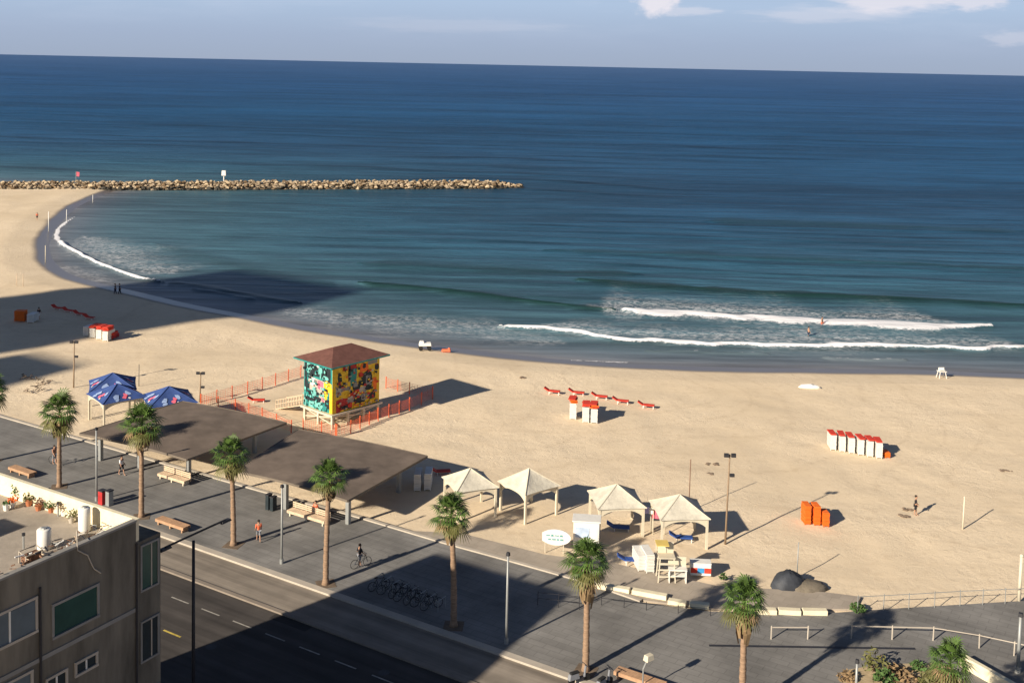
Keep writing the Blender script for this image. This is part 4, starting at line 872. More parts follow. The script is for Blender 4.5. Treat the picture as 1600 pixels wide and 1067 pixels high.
pole(1592, 938, 866, 'thick cream pole by the railing at the right edge', M_cream, .13, 0)
pole(1076, 800, 716, 'thin brown pole rising behind the rightmost cream gazebo', M_rust, .045)
pole(1245, 903, 846, 'thin pole sticking up from the dark mound', M_grey, .045)
pole(217, 604, 569, 'thin dark pole behind the blue shelters', M_dark, .04)
pole(76, 361, 331, 'white pole standing on the wet sand of the bay', M_white, .09, -.45)
pole(104, 346, 328, 'white pole in the shallow surf at the far end of the foam arc', M_white, .08, -.6)
pole(145, 316, 305, 'short white pole at the far corner of the bay', M_white, .08, -.45)
pole(71, 410, 384, 'pale pole on the wet sand nearest the curved shoreline', M_cream, .08, -.45)
pole(26, 447, 428, 'left post of a pair on the far left sand', M_palewood, .05, -.15)
pole(36, 448, 428, 'right post of a pair on the far left sand', M_palewood, .05, -.15)
# breakwater marks
b_ = G(119, 288, .3); t = thing('warning_flag', 'red flag on a pole where the breakwater meets the beach', 'flag', b_)
mb = MB(); mb.bar((0, 0, -1), (0, 0, 3.6), .09, M_grey); mb.build('pole', t)
mb = MB(); mb.add([(0.05, 0, 3.6), (.9, .25, 3.4), (.85, .1, 2.2), (.05, 0, 2.3)], [(0, 1, 2, 3)], M_pink); mb.build('flag', t)
b_ = G(350, 286, .5); t = thing('beacon', 'small white navigation beacon on the breakwater', 'beacon', b_)
mb = MB(); mb.bar((0, 0, -.5), (0, 0, 2.2), .22, M_white); mb.build('mast', t)
mb = MB(); mb.box((0, 0, 2.9), (1.3, 1.0, 1.5), M_white, 0, .9); mb.build('cabinet', t, bevel=.05)

# ------------------------------------------------------------------ benches
def bench(px, py, L_, lab, back=False, m_=M_wood):
    b_ = G(px, py); t = thing('bench', lab, 'bench', b_, ROADANG, 'wooden promenade benches')
    mb = MB()
    for k in range(5): mb.box((0, -.3+k*.15, .46), (L_, .12, .05), m_)
    mb.build('seat', t)
    for s in (-1, 0, 1):
        mb = MB(); mb.box((s*(L_/2-.25), 0, .2), (.12, .62, .44), m_ if not back else M_cream); mb.build('leg', t)
    mb = MB(); mb.box((0, -.37, .36), (L_, .04, .2), m_); mb.box((0, .37, .36), (L_, .04, .2), m_); mb.build('apron', t)
    if back:
        mb = MB()
        for z in (.6, .76, .92): mb.box((0, .36, z), (L_, .04, .11), m_)
        for s in (-1, -.33, .33, 1): mb.box((s*(L_/2-.2), .41, .7), (.07, .05, .6), m_)
        mb.build('backrest', t)
    return t
bench(270, 824, 3.2, 'plain wooden bench at the road kerb beyond the flat roof corner')
bench(35, 741, 3.0, 'plain wooden bench at the left edge, just beyond the parapet')
bench(272, 752, 3.4, 'pale slatted bench with a backrest under the first brown canopy', True, M_palewood)
bench(482, 812, 4.0, 'pale slatted bench with a seated person under the second brown canopy', True, M_palewood)
bench(1000, 1068, 3.2, 'plain wooden bench at the bottom edge, right of the palm with the long shadow')
# bins
def bin_(px, py, lab, m_, sx=.5, h=1.1):
    t = thing('litter_bin', lab, 'bin', G(px, py), ROADANG); mb = MB(); mb.box((0, 0, h/2), (sx, .5, h), m_, 0, .95); mb.build('body', t, bevel=.03)
    mb = MB(); mb.box((0, 0, h+.05), (sx*1.08, .55, .1), M_dark); mb.build('lid', t, bevel=.02)
bin_(160, 787, 'red litter bin at the foot of the grey lamp post', M_dred, .55); bin_(171, 789, 'grey litter bin just right of the red one', M_grey, .45, 1.2)
bin_(420, 795, 'black litter bin at the canopy post, left of a matching one', M_black, .35, 1.2); bin_(427, 797, 'black litter bin closest to the sunlit lamp post', M_black, .35, 1.1)

# ------------------------------------------------------------------ sun loungers and their stacks
def stack(px, py, lab, grp, m_, top, h=1.5, wd=.62, rz=0.0, z=-.15, ntop=3):
    b_ = G(px, py, z); t = thing('lounger_stack', lab, 'sun loungers', b_, rz, grp); mb = MB(); n = int(h/.11); ln = 1.1 if m_ is M_orange else 1.85
    for i in range(n):
        zz_ = .16+i*.11; dx = rnd.uniform(-.02, .02); mb.box((dx, ln/2, zz_), (wd, ln+rnd.uniform(-.05, .05), .075), m_)
    for sx in (-wd/2+.05, wd/2-.05):
        for sy in (.1, ln-.15): mb.box((sx, sy, h/2), (.06, .06, h), m_)
    mb.build('stacked_frames', t)
    if top:
        mb = MB()
        for k in range(ntop): mb.box((rnd.uniform(-.08, .08), .8+rnd.uniform(-.15, .15), h+.14+k*.11), (wd*1.1, 1.5, .09), top if k % 2 == 0 else M_red, rnd.uniform(-.15, .15))
        mb.build('cushions', t, bevel=.02)
    return t
g1 = 'white lounger stacks right of centre'
six = ['leftmost of the row of six', 'second from the left in the row of six', 'third from the left in the row of six', 'fourth from the left in the row of six', 'fifth from the left in the row of six', 'rightmost of the row of six']
for i, s in enumerate(six):
    stack(1302+i*14.4, 704+i*2.6, 'white lounger stack with red cushions, '+s, g1, M_white, M_red, 1.5, .56, R(-5), ntop=1)
stack(1387, 716, 'small orange crate pile at the right end of the row of six', None, M_orange, None, .5, .5, 0)
g2 = 'white lounger stacks by the red loungers'
stack(895, 656, 'white lounger stack left in the group of three, orange cushions on top', g2, M_white, M_orange, 1.7, .7, R(-4), ntop=4)
stack(915, 661, 'white lounger stack in the middle of the group of three', g2, M_white, M_red, 1.6, .7, R(-4), ntop=3)
stack(928, 662, 'white lounger stack at the right of the group of three', g2, M_white, M_orange, 1.5, .7, R(-4), ntop=4)
g3 = 'orange lounger stacks in front of the figure on the sand'
stack(1262, 821, 'orange lounger stack, leftmost of the three', g3, M_orange, None, 1.55, .5, R(3)); stack(1277, 822, 'orange lounger stack, middle of the three', g3, M_orange, None, 1.6, .5, R(3)); stack(1291, 824, 'orange lounger stack, rightmost and lowest of the three', g3, M_orange, None, 1.2, .5, R(3))
g4 = 'white lounger stacks below the big beach shadow'
for i in range(4):
    stack(134+i*10, 526+i*2.5, 'white lounger stack with red parasols, '+['leftmost', 'second', 'third', 'rightmost'][i]+' of the four below the beach shadow', g4, M_white, M_red if i > 0 else None, 1.25, .75, R(-10), ntop=2+i)
stack(172, 531, 'heap of red cushions beside the four white lounger stacks', None, M_dred, M_red, .5, .6, R(-10), ntop=3)
stack(30, 503, 'orange lounger stack inside the beach shadow at the far left', None, M_orange, None, 1.5, 1.4, 0); stack(47, 505, 'pale lounger stack inside the beach shadow, by the dark figure', None, M_white, None, 1.1, .9, 0)
stack(652, 768, 'white lounger stack in the canopy shadow, left of the two', 'shaded lounger stacks', M_white, None, 1.5, .6, 0); stack(668, 767, 'white lounger stack in the canopy shadow, right of the two', 'shaded lounger stacks', M_white, None, 1.5, .6, 0)
def lounger(px, py, lab, grp, m_, rz=R(-14), z=-.15, fr=M_white):
    t = thing('sun_lounger', lab, 'sun lounger', G(px, py, z), rz, grp)
    mb = MB(); mb.box((.15, 0, .34), (1.3, .62, .10), m_); mb.build('seat', t, bevel=.02)
    mb = MB(); vs = []
    mb.add([(-.5, -.31, .30), (-.5, .31, .30), (-1.05, .31, .62), (-1.05, -.31, .62), (-.46, -.31, .39), (-.46, .31, .39), (-1.0, .31, .71), (-1.0, -.31, .71)], [(0, 1, 2, 3), (7, 6, 5, 4), (0, 4, 5, 1), (2, 6, 7, 3), (1, 5, 6, 2), (0, 3, 7, 4)], m_); mb.build('backrest', t)
    for sx, sy in ((-.4, -.28), (-.4, .28), (.7, -.28), (.7, .28)):
        mb = MB(); mb.box((sx, sy, .12), (.06, .06, .34), fr); mb.build('leg', t)
    return t
g5 = 'red sun loungers in a row on the sand'
for x, y, s in ((864, 615, 'leftmost of the row, well apart from the white stacks'), (902, 617, 'directly behind the left white stack'), (938, 623, 'third from the left, behind the right white stack'), (971, 630, 'second from the right of the row'), (1011, 637, 'rightmost of the row')):
    lounger(x, y, 'red sun lounger, '+s, g5, M_red)
g6 = 'red sun loungers lying in the big beach shadow'
for x, y, s in ((90, 484, 'leftmost of the four'), (107, 488, 'second of the four'), (124, 493, 'third of the four'), (140, 499, 'rightmost of the four, touching the sunlit stacks')):
    lounger(x, y, 'red sun lounger in the beach shadow, '+s, g6, M_red, R(-25))
lounger(690, 741, 'red sun lounger in the canopy shadow beside the cream gazebos', None, M_red, R(10))
lounger(402, 629, 'red sun lounger inside the orange fence near the hut stairs', None, M_red, R(5))
lounger(968, 829, 'blue sun lounger beneath the cream gazebo by the kiosk', 'blue sun loungers', M_blue2, R(-6)); lounger(1066, 845, 'blue sun lounger beneath the gazebo behind the lifeguard chair', 'blue sun loungers', M_blue2, R(-4))
lounger(986, 880, 'blue sun lounger on the forecourt, left of the white boxes', 'blue sun loungers', M_blue2, R(0), .0)

# lifeguard chairs, carts
def beach_cart(px, py, lab, z, k=1.0):
    t = thing('beach_cart', lab, 'cart', G(px, py, z), R(8)); t.scale = (k,)*3
    mb = MB(); mb.box((0, 0, .95), (1.9, 1.1, .45), M_white, 0, .92); mb.box((-.5, 0, 1.3), (.7, .9, .3), M_white, 0, .8); mb.build('body', t, bevel=.04)
    for x in (-.65, .65):
        for y in (-.5, .5):
            mb = MB(); mb.bar((x, y-.08, .32), (x, y+.08, .32), .32, M_rubber, n=12); mb.build('wheel', t)
    mb = MB(); mb.bar((.95, 0, .8), (1.6, 0, .45), .04, M_grey); mb.build('tow_bar', t)
beach_cart(664, 547, 'white beach cart at the edge of the wet sand beyond the hut', -.35, .85)
t = thing('cushion', 'orange cushion lying right of the white beach cart', 'cushion', G(697, 549, -.3)); mb = MB(); mb.box((0, 0, .15), (1.2, .6, .3), M_sh_or, 0, .9); mb.ball((.4, 0, .3), .2, M_sh_or); mb.build('pad', t, bevel=.05)
t = thing('lifeguard_stand', 'small white lifeguard stand at the waterline on the right', 'lifeguard stand', G(1471, 590, -.3), R(5)); t.scale = (.8, .8, .8)
for sx in (-1, 1):
    for sy in (-1, 1):
        mb = MB(); mb.bar((sx*.6, sy*.5, -.1), (sx*.4, sy*.35, 1.0), .06, M_white, n=4); mb.build('leg', t)
mb = MB(); mb.box((0, 0, 1.02), (1.2, 1.0, .08), M_white); mb.build('platform', t)
mb = MB(); mb.box((0, .2, 1.3), (.9, .1, .5), M_white); mb.box((0, 0, 1.2), (.8, .5, .08), M_white); mb.build('seat', t)
t = thing('upturned_kayak', 'small white kayak lying on the sand, middle right', 'kayak', G(1265, 607, -.15), R(-8))
mb = MB(); pts = [(-1.3, 0, .1), (-.9, 0, .2), (0, 0, .25), (.9, 0, .2), (1.3, 0, .1)]; mb.tube(pts, [.04, .25, .33, .25, .04], M_white, 9); mb.build('hull', t, True)
mb = MB(); mb.ball((.3, 0, .45), .22, M_sh_gr, 8, 6, .0, (1.4, .8, .5)); mb.build('seat', t)

def wood_chair(px, py, lab):
    t = thing('lifeguard_chair', lab, 'lifeguard chair', G(px, py, 0), R(0)); 
    for sx in (-1, 1):
        for sy in (-1, 1):
            mb = MB(); mb.bar((sx*.62, sy*.55, 0), (sx*.5, sy*.42, 1.75), .055, M_cream, n=4); mb.build('leg', t)
    mb = MB()
    for z in (.45, .95, 1.35):
        for s_ in (-1, 1): mb = MB(); mb.box((0, s_*(.56-z*.05), z), (1.2, .05, .09), M_cream); mb.build('rung', t)
    mb = MB(); mb.box((0, 0, 1.78), (1.2, 1.0, .07), M_cream); mb.build('seat', t)
    mb = MB(); mb.box((0, .45, 2.2), (1.15, .06, .8), M_cream); mb.build('backrest', t)
    mb = MB(); mb.box((-.35, -.1, 2.75), (.9, 1.0, .06), mat('pale_yellow_panel', (.75, .55, .15), .6, .1, 2)); mb.bar((-.7, .4, 1.8), (-.7, .4, 2.75), .04, M_cream, n=4); mb.bar((0, .4, 1.8), (0, .4, 2.75), .04, M_cream, n=4); mb.build('sunshade', t)
wood_chair(1040, 905, 'cream wooden lifeguard chair with a yellow top, before the gazebo')
t = thing('counter', 'white wooden counter right of the lifeguard chair', 'counter', G(1058, 908, 0), R(-2))
mb = MB(); mb.box((0, 0, .98), (1.3, .8, .08), M_white); mb.box((0, .35, 1.35), (1.3, .06, .7), M_cream); mb.build('top', t)
mb = MB(); mb.box((-.6, 0, .47), (.06, .7, .94), M_white); mb.box((.6, 0, .47), (.06, .7, .94), M_white); mb.box((0, 0, .5), (1.1, .6, .05), M_white); mb.build('shelf', t)
t = thing('striped_cooler', 'white cooler box with red and blue stripe beside the counter', 'cooler', G(1094, 896, 0), R(-4))
mb = MB(); mb.box((0, 0, .45), (1.5, .8, .85), M_white); mb.build('body', t, bevel=.03)
mb = MB(); mb.box((-.5, -.41, .42), (.48, .02, .38), M_red); mb.box((0, -.41, .42), (.5, .02, .38), mat('sky_blue', (.05, .3, .6), .6, .1, 2)); mb.box((.5, -.41, .42), (.48, .02, .38), M_red); mb.build('stripe', t)
mb = MB(); mb.box((0, 0, .92), (1.54, .84, .08), M_white); mb.build('lid', t, bevel=.02)
for i, (x, y, h, s) in enumerate(((1003, 893, 1.2, 'left of the pair'), (1016, 896, 1.35, 'right of the pair, nearer the chair'))):
    stack(x, y, 'pile of white boards on the forecourt, '+s, 'white board piles', M_white, None, h, .6, R(8), 0)
# kiosk
t = thing('kiosk', 'white kiosk cabin with a dark side window, behind the palm', 'kiosk', G(916, 850, 0), R(-6))
mb = MB(); mb.box((0, 0, 1.0), (2.0, 1.3, 2.0), M_white); w_ = mb.build('wall', t, bevel=.03)
mb = MB(); mb.box((0, 0, 2.06), (2.2, 1.5, .1), M_white); mb.build('roof', t, bevel=.02)
mb = MB(); mb.box((1.003, -.1, 1.1), (.02, .9, 1.0), M_shutter); mb.build('window', t)
mb = MB(); mb.box((-.3, -.66, 1.2), (1.1, .02, .8), mat('pale_blue_panel', (.45, .55, .7), .5, .2, 2)); mb.build('service_hatch', t)
# leaf shaped sign
M_signw = M_white; t = thing('beach_sign', 'white leaf-shaped sign with teal lettering on the sand', 'sign', G(868, 862, 0), R(-8))
mb = MB(); pts = []; n = 24
for i in range(n):
    a = i*2*math.pi/n; x = math.cos(a)*1.15; z = math.sin(a)*.62; x = x if x > -0.9 else -1.05; pts.append((x, z))
vs = [(x, -.04, z+1.15) for x, z in pts]+[(x, .04, z+1.15) for x, z in pts]
mb.add(vs, [tuple(range(n)), tuple(range(2*n-1, n-1, -1))]+[(i, (i+1) % n, n+(i+1) % n, n+i) for i in range(n)], M_signw); mb.build('board', t)
mb = MB(); tl = mat('sign_teal', (.15, .42, .42), .6, .1, 3)
for (x0, z0, pat) in ((-.75, 1.28, [.3, .18, .34, .2]), (-.6, .98, [.22, .3, .16, .26])):
    x = x0
    for k, l in enumerate(pat):
        pv = None
        for q in range(7):
            xx = x+l*q/6; zz_ = z0+(.10 if q % 2 else -.06)*(1 if k % 2 else .8)
            if pv: mb.bar((pv[0], -.055, pv[1]), (xx, -.055, zz_), .018, tl, n=4)
            pv = (xx, zz_)
        x += l+.08
mb.build('lettering', t)
for s in (-.8, .6):
    mb = MB(); mb.bar((s, .06, -.3), (s, .06, 1.1), .04, M_cream); mb.build('post', t)
# flags/things hanging at the gazebos
t = thing('hanging_towel', 'red towel hanging between the two right cream gazebos', 'towel', G(1027, 832, 0), R(-4))
mb = MB()
g = [(-.45+.9*i/6, .03*math.sin(i*1.7), 2.0-.85*j/4) for j in range(5) for i in range(7)]
mb.add(g, [(j*7+i, j*7+i+1, (j+1)*7+i+1, (j+1)*7+i) for j in range(4) for i in range(6)], M_pink); mb.build('cloth', t, True)
mb = MB(); mb.bar((-.5, 0, 2.02), (.55, 0, 2.02), .02, M_grey); mb.bar((.55, 0, -.1), (.55, 0, 2.1), .04, M_cream); mb.bar((-.5, 0, -.1), (-.5, 0, 2.1), .04, M_cream); mb.build('rail', t)
t = thing('banner', 'lilac and white banner beside the red towel', 'banner', G(1008, 832, 0), R(-4))
mb = MB(); mb.box((0, 0, 1.85), (.5, .03, .55), mat('lilac', (.42, .40, .68), .7, .1, 2)); mb.box((.42, 0, 1.8), (.32, .03, .5), M_white); mb.build('cloth', t)
mb = MB(); mb.bar((-.27, 0, -.1), (-.27, 0, 2.15), .03, M_cream); mb.bar((.62, 0, -.1), (.62, 0, 2.15), .03, M_cream); mb.build('post', t)

# ------------------------------------------------------------------ kerb blocks, railings and planter on the right
def block(a, b_, lab, wd=.5, h=.34):
    A, B = G(*a), G(*b_); d = B-A; c_ = (A+B)/2; mb = MB(); mb.box((0, 0, h/2-.02), (d.length, wd, h), M_para)
    tag(mb.build('stone_block', None, bevel=.03, loc=c_, rz=math.atan2(d.y, d.x)), lab, 'stone block', 'pale stone seat blocks')
for a, b_, lab in (((922, 915), (984, 926), 'pale stone block just right of the palm crown, longest of the line'), ((988, 926), (1042, 936), 'pale stone block second along the line, right after the longest'), ((1044, 942), (1072, 947), 'short pale stone block in the middle of the line'),
                   ((1077, 946), (1108, 950), 'pale stone block just left of the shaggy palm'), ((1184, 957), (1213, 958), 'pale stone block just right of the shaggy palm'), ((1216, 957), (1251, 959), 'pale stone block between its two neighbours right of the shaggy palm'), ((1254, 958), (1292, 959), 'rightmost pale stone block, near the small green shrub')):
    block(a, b_, lab)
fence([(1340, 955), (1420, 951), (1500, 946), (1640, 940)], 'grey handrail along the sand at the right edge', 1.75, 1.05, M_grey, (1.05,), None, False, 'railing', .03, 'railing', 0)
fence([(1330, 997), (1458, 1000), (1530, 1012), (1640, 1036)], 'beige topped ramp railing on the right promenade', 2.2, .85, M_conc, (.85,), None, False, 'railing', .05, 'railing', 0)
fence([(1205, 998), (1262, 998)], 'short beige topped rail before the shaded ramp', 2.2, .8, M_conc, (.8,), None, False, 'railing', .05, 'railing', 0)
fence([(940, 945), (1010, 953), (1110, 962)], 'thin dark rail along the step below the stone blocks', 1.8, .5, M_dark, (.5,), None, False, 'railing', .025, 'railing', 0)
fence([(840, 945), (905, 952)], 'thin dark rail in the big shadow, left of the pale trunk', 1.6, .9, M_dark, (.9, .5), None, False, 'railing', .025, 'railing', 0)
mb = MB(); a, b_ = G(1108, 1008), G(1430, 1013); d = (b_-a).normalized(); n_ = Vector((-d.y, d.x, 0)); mb.prism([a-n_*.12, b_-n_*.12, b_+n_*.12, a+n_*.12], -.05, .012, M_dark); struct(mb.build('rail_shadow_strip'))  # dark strip laid on the paving in place of a rail's shadow
# sandy planter
M_psand = mat('planter_sand', (.46, .36, .22), .9, .2, 2, .02, 6)
mb = MB(); pl = [G(x, y) for x, y in ((1325, 1046), (1380, 1037), (1470, 1036), (1500, 1060), (1560, 1110), (1300, 1110))]; mb.prism(pl, -.3, .02, M_psand); struct(mb.build('planter_ground'))
mb = MB(); A, B = G(1499, 1040), G(1600, 1098); d = (B-A).normalized(); n_ = Vector((-d.y, d.x, 0)); mb.prism([A, B, B+n_*.35, A+n_*.35], -.2, .75, M_para); tag(mb.build('planter_wall', bevel=.03), 'pale slanting planter wall right of the green palm', 'wall')
def shrub(px, py, r_, h, lab, n=260, m_=M_shrub, z=0, dry=False):
    b_ = G(px, py, z); t = thing('shrub', lab, 'shrub', b_); rg = random.Random(int(px*7+py)); mb = MB()
    for i in range(n):
        a = rg.uniform(0, 6.28); q = math.sqrt(rg.random())*r_; zz_ = rg.random()*h*(1-.5*(q/r_)**2); c_ = Vector((math.cos(a)*q, math.sin(a)*q, zz_+.05)); s_ = rg.uniform(.05, .12)*(1+r_*.3)
        u = Vector((rg.uniform(-1, 1), rg.uniform(-1, 1), rg.uniform(-.6, 1))).normalized(); v_ = u.orthogonal().normalized()
        mb.add([c_-u*s_*1.6, c_+v_*s_*.6, c_+u*s_*1.6, c_-v_*s_*.6], [(0, 1, 2, 3)], m_)
    mb.build('foliage', t); mb = MB()
    for i in range(6): a = i*1.05; mb.bar((0, 0, -.05), (math.cos(a)*r_*.6, math.sin(a)*r_*.6, h*.7), .015, M_rust, n=4)
    mb.build('stem', t)
shrub(1340, 953, .55, .4, 'small green shrub at the ramp corner', 120); shrub(1365, 1048, .8, 1.5, 'thin twiggy shrub in the sandy planter', 130, M_leaf2)
shrub(1410, 1062, .9, .6, 'low dry shrub in the sandy planter near the bottom edge', 150, M_dead); shrub(1455, 1072, .8, .8, 'low green shrub under the green palm', 200, M_leaf2)
shrub(1325, 1062, .6, .5, 'low dry shrub at the left end of the sandy planter', 110, M_dead); shrub(1435, 1045, .5, .5, 'green tuft at the back edge of the sandy planter', 90); shrub(1382, 1066, .7, .8, 'dense green shrub at the bottom edge of the sandy planter', 160)
shrub(1130, 905, .3, .4, 'tiny shrub by the forecourt corner', 40); shrub(1395, 1050, .5, .5, 'dry tuft in the middle of the sandy planter', 70, M_dead)
# mound whose dark lump stands in for the shadow on it
t = thing('shaded_mound', 'mound with a dark lump standing for its shadow at the end of the forecourt', 'mound', G(1248, 918, -.1), R(10))
mb = MB(); mb.ball((-.7, .3, -.1), 1.0, M_mshade, 20, 11, .07, (1.3, .95, 1.25)); mb.build('shade_lump', t, True)
mb = MB(); mb.ball((.55, -.1, -.1), 1.0, mat('mound_soil', (.17, .145, .11), .9, .3, 1.5, .03, 4), 16, 9, .08, (1.6, 1.0, .62)); mb.build('concrete_dome', t, True)
# small box-like street furniture near the bottom
t = thing('floodlight_lantern', 'pale floodlight lantern on a bent post at the bottom edge', 'lantern', G(1004, 1080), R(20))
mb = MB(); mb.tube([(0, 0, 0), (0, 0, 1.4), (.25, 0, 1.9)], .05, M_grey, 6); mb.build('post', t); mb = MB(); mb.box((.35, 0, 2.05), (.6, .4, .35), M_cream, .3, .8); mb.build('lamp_head', t, bevel=.03)
def scooter(px, py, lab, rz):
    t = thing('scooter', lab, 'scooter', G(px, py), rz, 'scooters parked at the bottom edge')
    for x in (-.55, .55):
        mb = MB(); mb.bar((x, -.06, .23), (x, .06, .23), .23, M_rubber, n=14); mb.build('wheel', t, bevel=.02)
    mb = MB(); mb.box((-.4, 0, .5), (.75, .3, .35), M_sh_gr, 0, .8); mb.box((.05, 0, .3), (.5, .28, .08), M_dark); mb.bar((.35, 0, .3), (.45, 0, .95), .1, M_sh_gr, .07); mb.build('body', t, bevel=.03)
    mb = MB(); mb.box((-.35, 0, .73), (.65, .28, .1), M_rubber, 0, .85); mb.build('seat', t, bevel=.03)
    mb = MB(); mb.bar((.42, -.32, 1.03), (.42, .32, 1.03), .02, M_dark); mb.bar((.45, 0, .9), (.42, 0, 1.05), .03, M_dark); mb.build('handlebar', t)
scooter(905, 1066, 'scooter at the foot of the pale palm trunk', R(30)); scooter(945, 1074, 'scooter between the pale palm trunk and the bench', R(50))
# wood debris and loungers among the far left sand
M_drift = mat('driftwood', (.2, .15, .11), .9, .3, 3)
for i, (x, y, s) in enumerate(((45, 592, 'leftmost heap behind the crown of a palm'), (68, 600, 'middle heap, closest to the tall floodlight pole'), (52, 612, 'lowest heap, nearest the promenade edge'))):
    b_ = G(x, y, -.1); mb = MB()
    for k in range(14):
        c_ = Vector((rnd.uniform(-1, 1), rnd.uniform(-.7, .7), rnd.uniform(0, .5))); d_ = Vector((rnd.uniform(-1, 1), rnd.uniform(-1, 1), rnd.uniform(-.3, .5)))*.7; mb.bar(c_-d_*.5, c_+d_*.5, .05, M_drift, n=4)
    tag(mb.build('timber_heap', loc=b_), 'heap of old timber on the left sand, '+s, 'timber heap', 'timber heaps')
# stranded bits on sand
for i, (x, y, lab) in enumerate(((1420, 795, 'small dark seaweed clump left of the dark figure'), (1412, 806, 'low seaweed clump below and left of the dark figure'), (1572, 735, 'dark seaweed clump at the upper right sand'), (1108, 740, 'seaweed clump left of the tall floodlight pole, lower one'), (1112, 725, 'seaweed clump left of the tall floodlight pole, upper one'), (820, 590, 'small grey clump beyond the hut shadow'))):
    b_ = G(x, y, -.1); mb = MB()
    for k in range(8): mb.ball((rnd.uniform(-.5, .5), rnd.uniform(-.3, .3), 0), rnd.uniform(.08, .2), M_drift, 6, 4, .3, (1.4, 1, .5))
    tag(mb.build('seaweed_clump', loc=b_), lab, 'seaweed', 'seaweed clumps on the sand')

# ------------------------------------------------------------------ flat-roofed building, bottom left
ZP = 14.3; PH = 0.0; C = G(217, 812, ZP); C = Vector((C.x, C.y, 0)); sa = G(0, 739, ZP+PH); ca_ = G(205, 806, ZP+PH)
du = (Vector((sa.x, sa.y, 0))-Vector((ca_.x, ca_.y, 0))).normalized()     # along seaward parapet, to the left
sb = G(0, 906, ZP); dn_ = (Vector((sb.x, sb.y, 0))-C).normalized()         # along the side wall, towards the viewer
ZR = ZP-1.0
bl_ = thing('apartment_building', 'weathered flat roofed apartment building with cluttered roof and green windows', 'building', C)
LU, LN = (Vector((G(702, 850).x, G(702, 850).y, 0))-SD*(ZP/math.tan(R(SUN_EL)))-C).dot(du), 18.0; c0 = Vector((0, 0, 0)); c1 = du*LU; c2 = du*LU+dn_*LN; c3 = dn_*LN
mb = MB(); mb.prism([c0, c1, c2, c3], -.3, ZR-.02, M_wall); mb.build('wall', bl_)
mb = MB(); i_ = .18; mb.prism([du*i_+dn_*i_, du*(LU-i_)+dn_*i_, du*(LU-i_)+dn_*(LN-i_), du*i_+dn_*(LN-i_)], ZR-.02, ZR, M_roof); mb.build('roof', bl_)
mb = MB(); mb.prism([c0, c1, c1+dn_*.18, c0+dn_*.18], ZR-.02, ZP+PH, M_para); mb.prism([dn_*.18, dn_*.18+du*.18, c3+du*.18, c3], ZR-.02, ZP-.03, M_wall); mb.prism([dn_*.18-du*.05, dn_*.18+du*.24, c3+du*.24, c3-du*.05], ZP-.03, ZP+.07, M_conc2); mb.prism([-dn_*.05, c1-dn_*.05, c1+dn_*.18, dn_*.18], ZP+.003, ZP+.07, M_para); mb.build('parapet', bl_)
# side wall helper: point on the side wall at distance s from the corner and height z, pushed out by e
def SW(s, z, e): p = dn_*s-du*e; return Vector((p.x, p.y, z))
def sidebox(mb, s0, s1, z0, z1, e0, e1, m_):
    vs = [SW(s0, z0, e0), SW(s1, z0, e0), SW(s1, z1, e0), SW(s0, z1, e0), SW(s0, z0, e1), SW(s1, z0, e1), SW(s1, z1, e1), SW(s0, z1, e1)]
    mb.add(vs, [(0, 1, 2, 3), (7, 6, 5, 4), (0, 4, 5, 1), (1, 5, 6, 2), (2, 6, 7, 3), (3, 7, 4, 0)], m_)
def spx(px, py):
    """distance along the side wall and height for a photo position on that wall"""
    d = CF*F+CR*(px-CX)-CU*(py-CY); n = -du; t = n.dot(C-Vector((0, 0, 0)))/n.dot(Vector((d.x, d.y, 0))); p = Vector((d.x*t, d.y*t, H+d.z*t)); return (Vector((p.x, p.y, 0))-C).dot(dn_), p.z
def win(x0, x1, y0, y1, glassm, fr=M_conc2, mull=0, shut=0):
    sA, zt_ = spx(x1, y0); sB, zb_ = spx(x0, y1); zt_ = (spx(x1, y0)[1]+spx(x0, y0+ (x1-x0)*.44)[1])/2
    f = MB(); w1 = .12
    sidebox(f, sA-w1, sB+w1, zb_-w1, zb_, -.02, .10, fr); sidebox(f, sA-w1, sB+w1, zt_, zt_+w1, -.02, .08, fr); sidebox(f, sA-w1, sA, zb_, zt_, -.02, .07, fr); sidebox(f, sB, sB+w1, zb_, zt_, -.02, .07, fr)
    for k in range(mull): s_ = sA+(sB-sA)*(k+1)/(mull+1); sidebox(f, s_-.04, s_+.04, zb_, zt_, -.01, .05, M_white)
    fo = f.build('window', bl_); g = MB(); sidebox(g, sA, sB, zb_, zt_, -.02, .012, glassm); g.build('pane', fo)
    if shut:
        g = MB(); sidebox(g, sA, sA+(sB-sA)*.5, zb_+.02, zt_-.05, .014, .04, M_shutter); g.build('shutter', fo)
win(82, 150, 915, 993, M_glass); win(-30, 52, 935, 1022, M_shutter, M_conc, 1, 1); win(118, 148, 1022, 1052, M_black, M_conc, 1); win(-40, 45, 1052, 1130, M_shutter, M_conc, 1); win(72, 100, 1048, 1085, M_black, M_conc, 1)
mb = MB()
for x in (59, 212):
    s_, z_ = spx(x, 950); mb.bar(SW(s_, 0, .08), SW(s_, ZR-.1, .08), .06, M_dark)
mb.build('drainpipe', bl_)
mb = MB(); s1_, _ = spx(118, 880); s2_, _ = spx(155, 908)
pts = []
for k in range(12):
    u = k/11; x_ = 117+u*38 if u > .45 else 117+u*4; y_ = 828+u*84-(0 if u < .7 else (u-.7)*60); s_, z_ = spx(x_, y_); pts.append(SW(s_, z_, .07))
mb.tube(pts, .03, M_conc, 5); mb.build('hose', bl_)
s_, z_ = spx(100, 1003); mb = MB(); zc_ = spx(150, 985)[1]; sidebox(mb, 0.2, LN, spx(205, 955)[1]-.1, spx(205, 955)[1]+.1, 0, .05, M_conc2); mb.build('string_course', bl_)
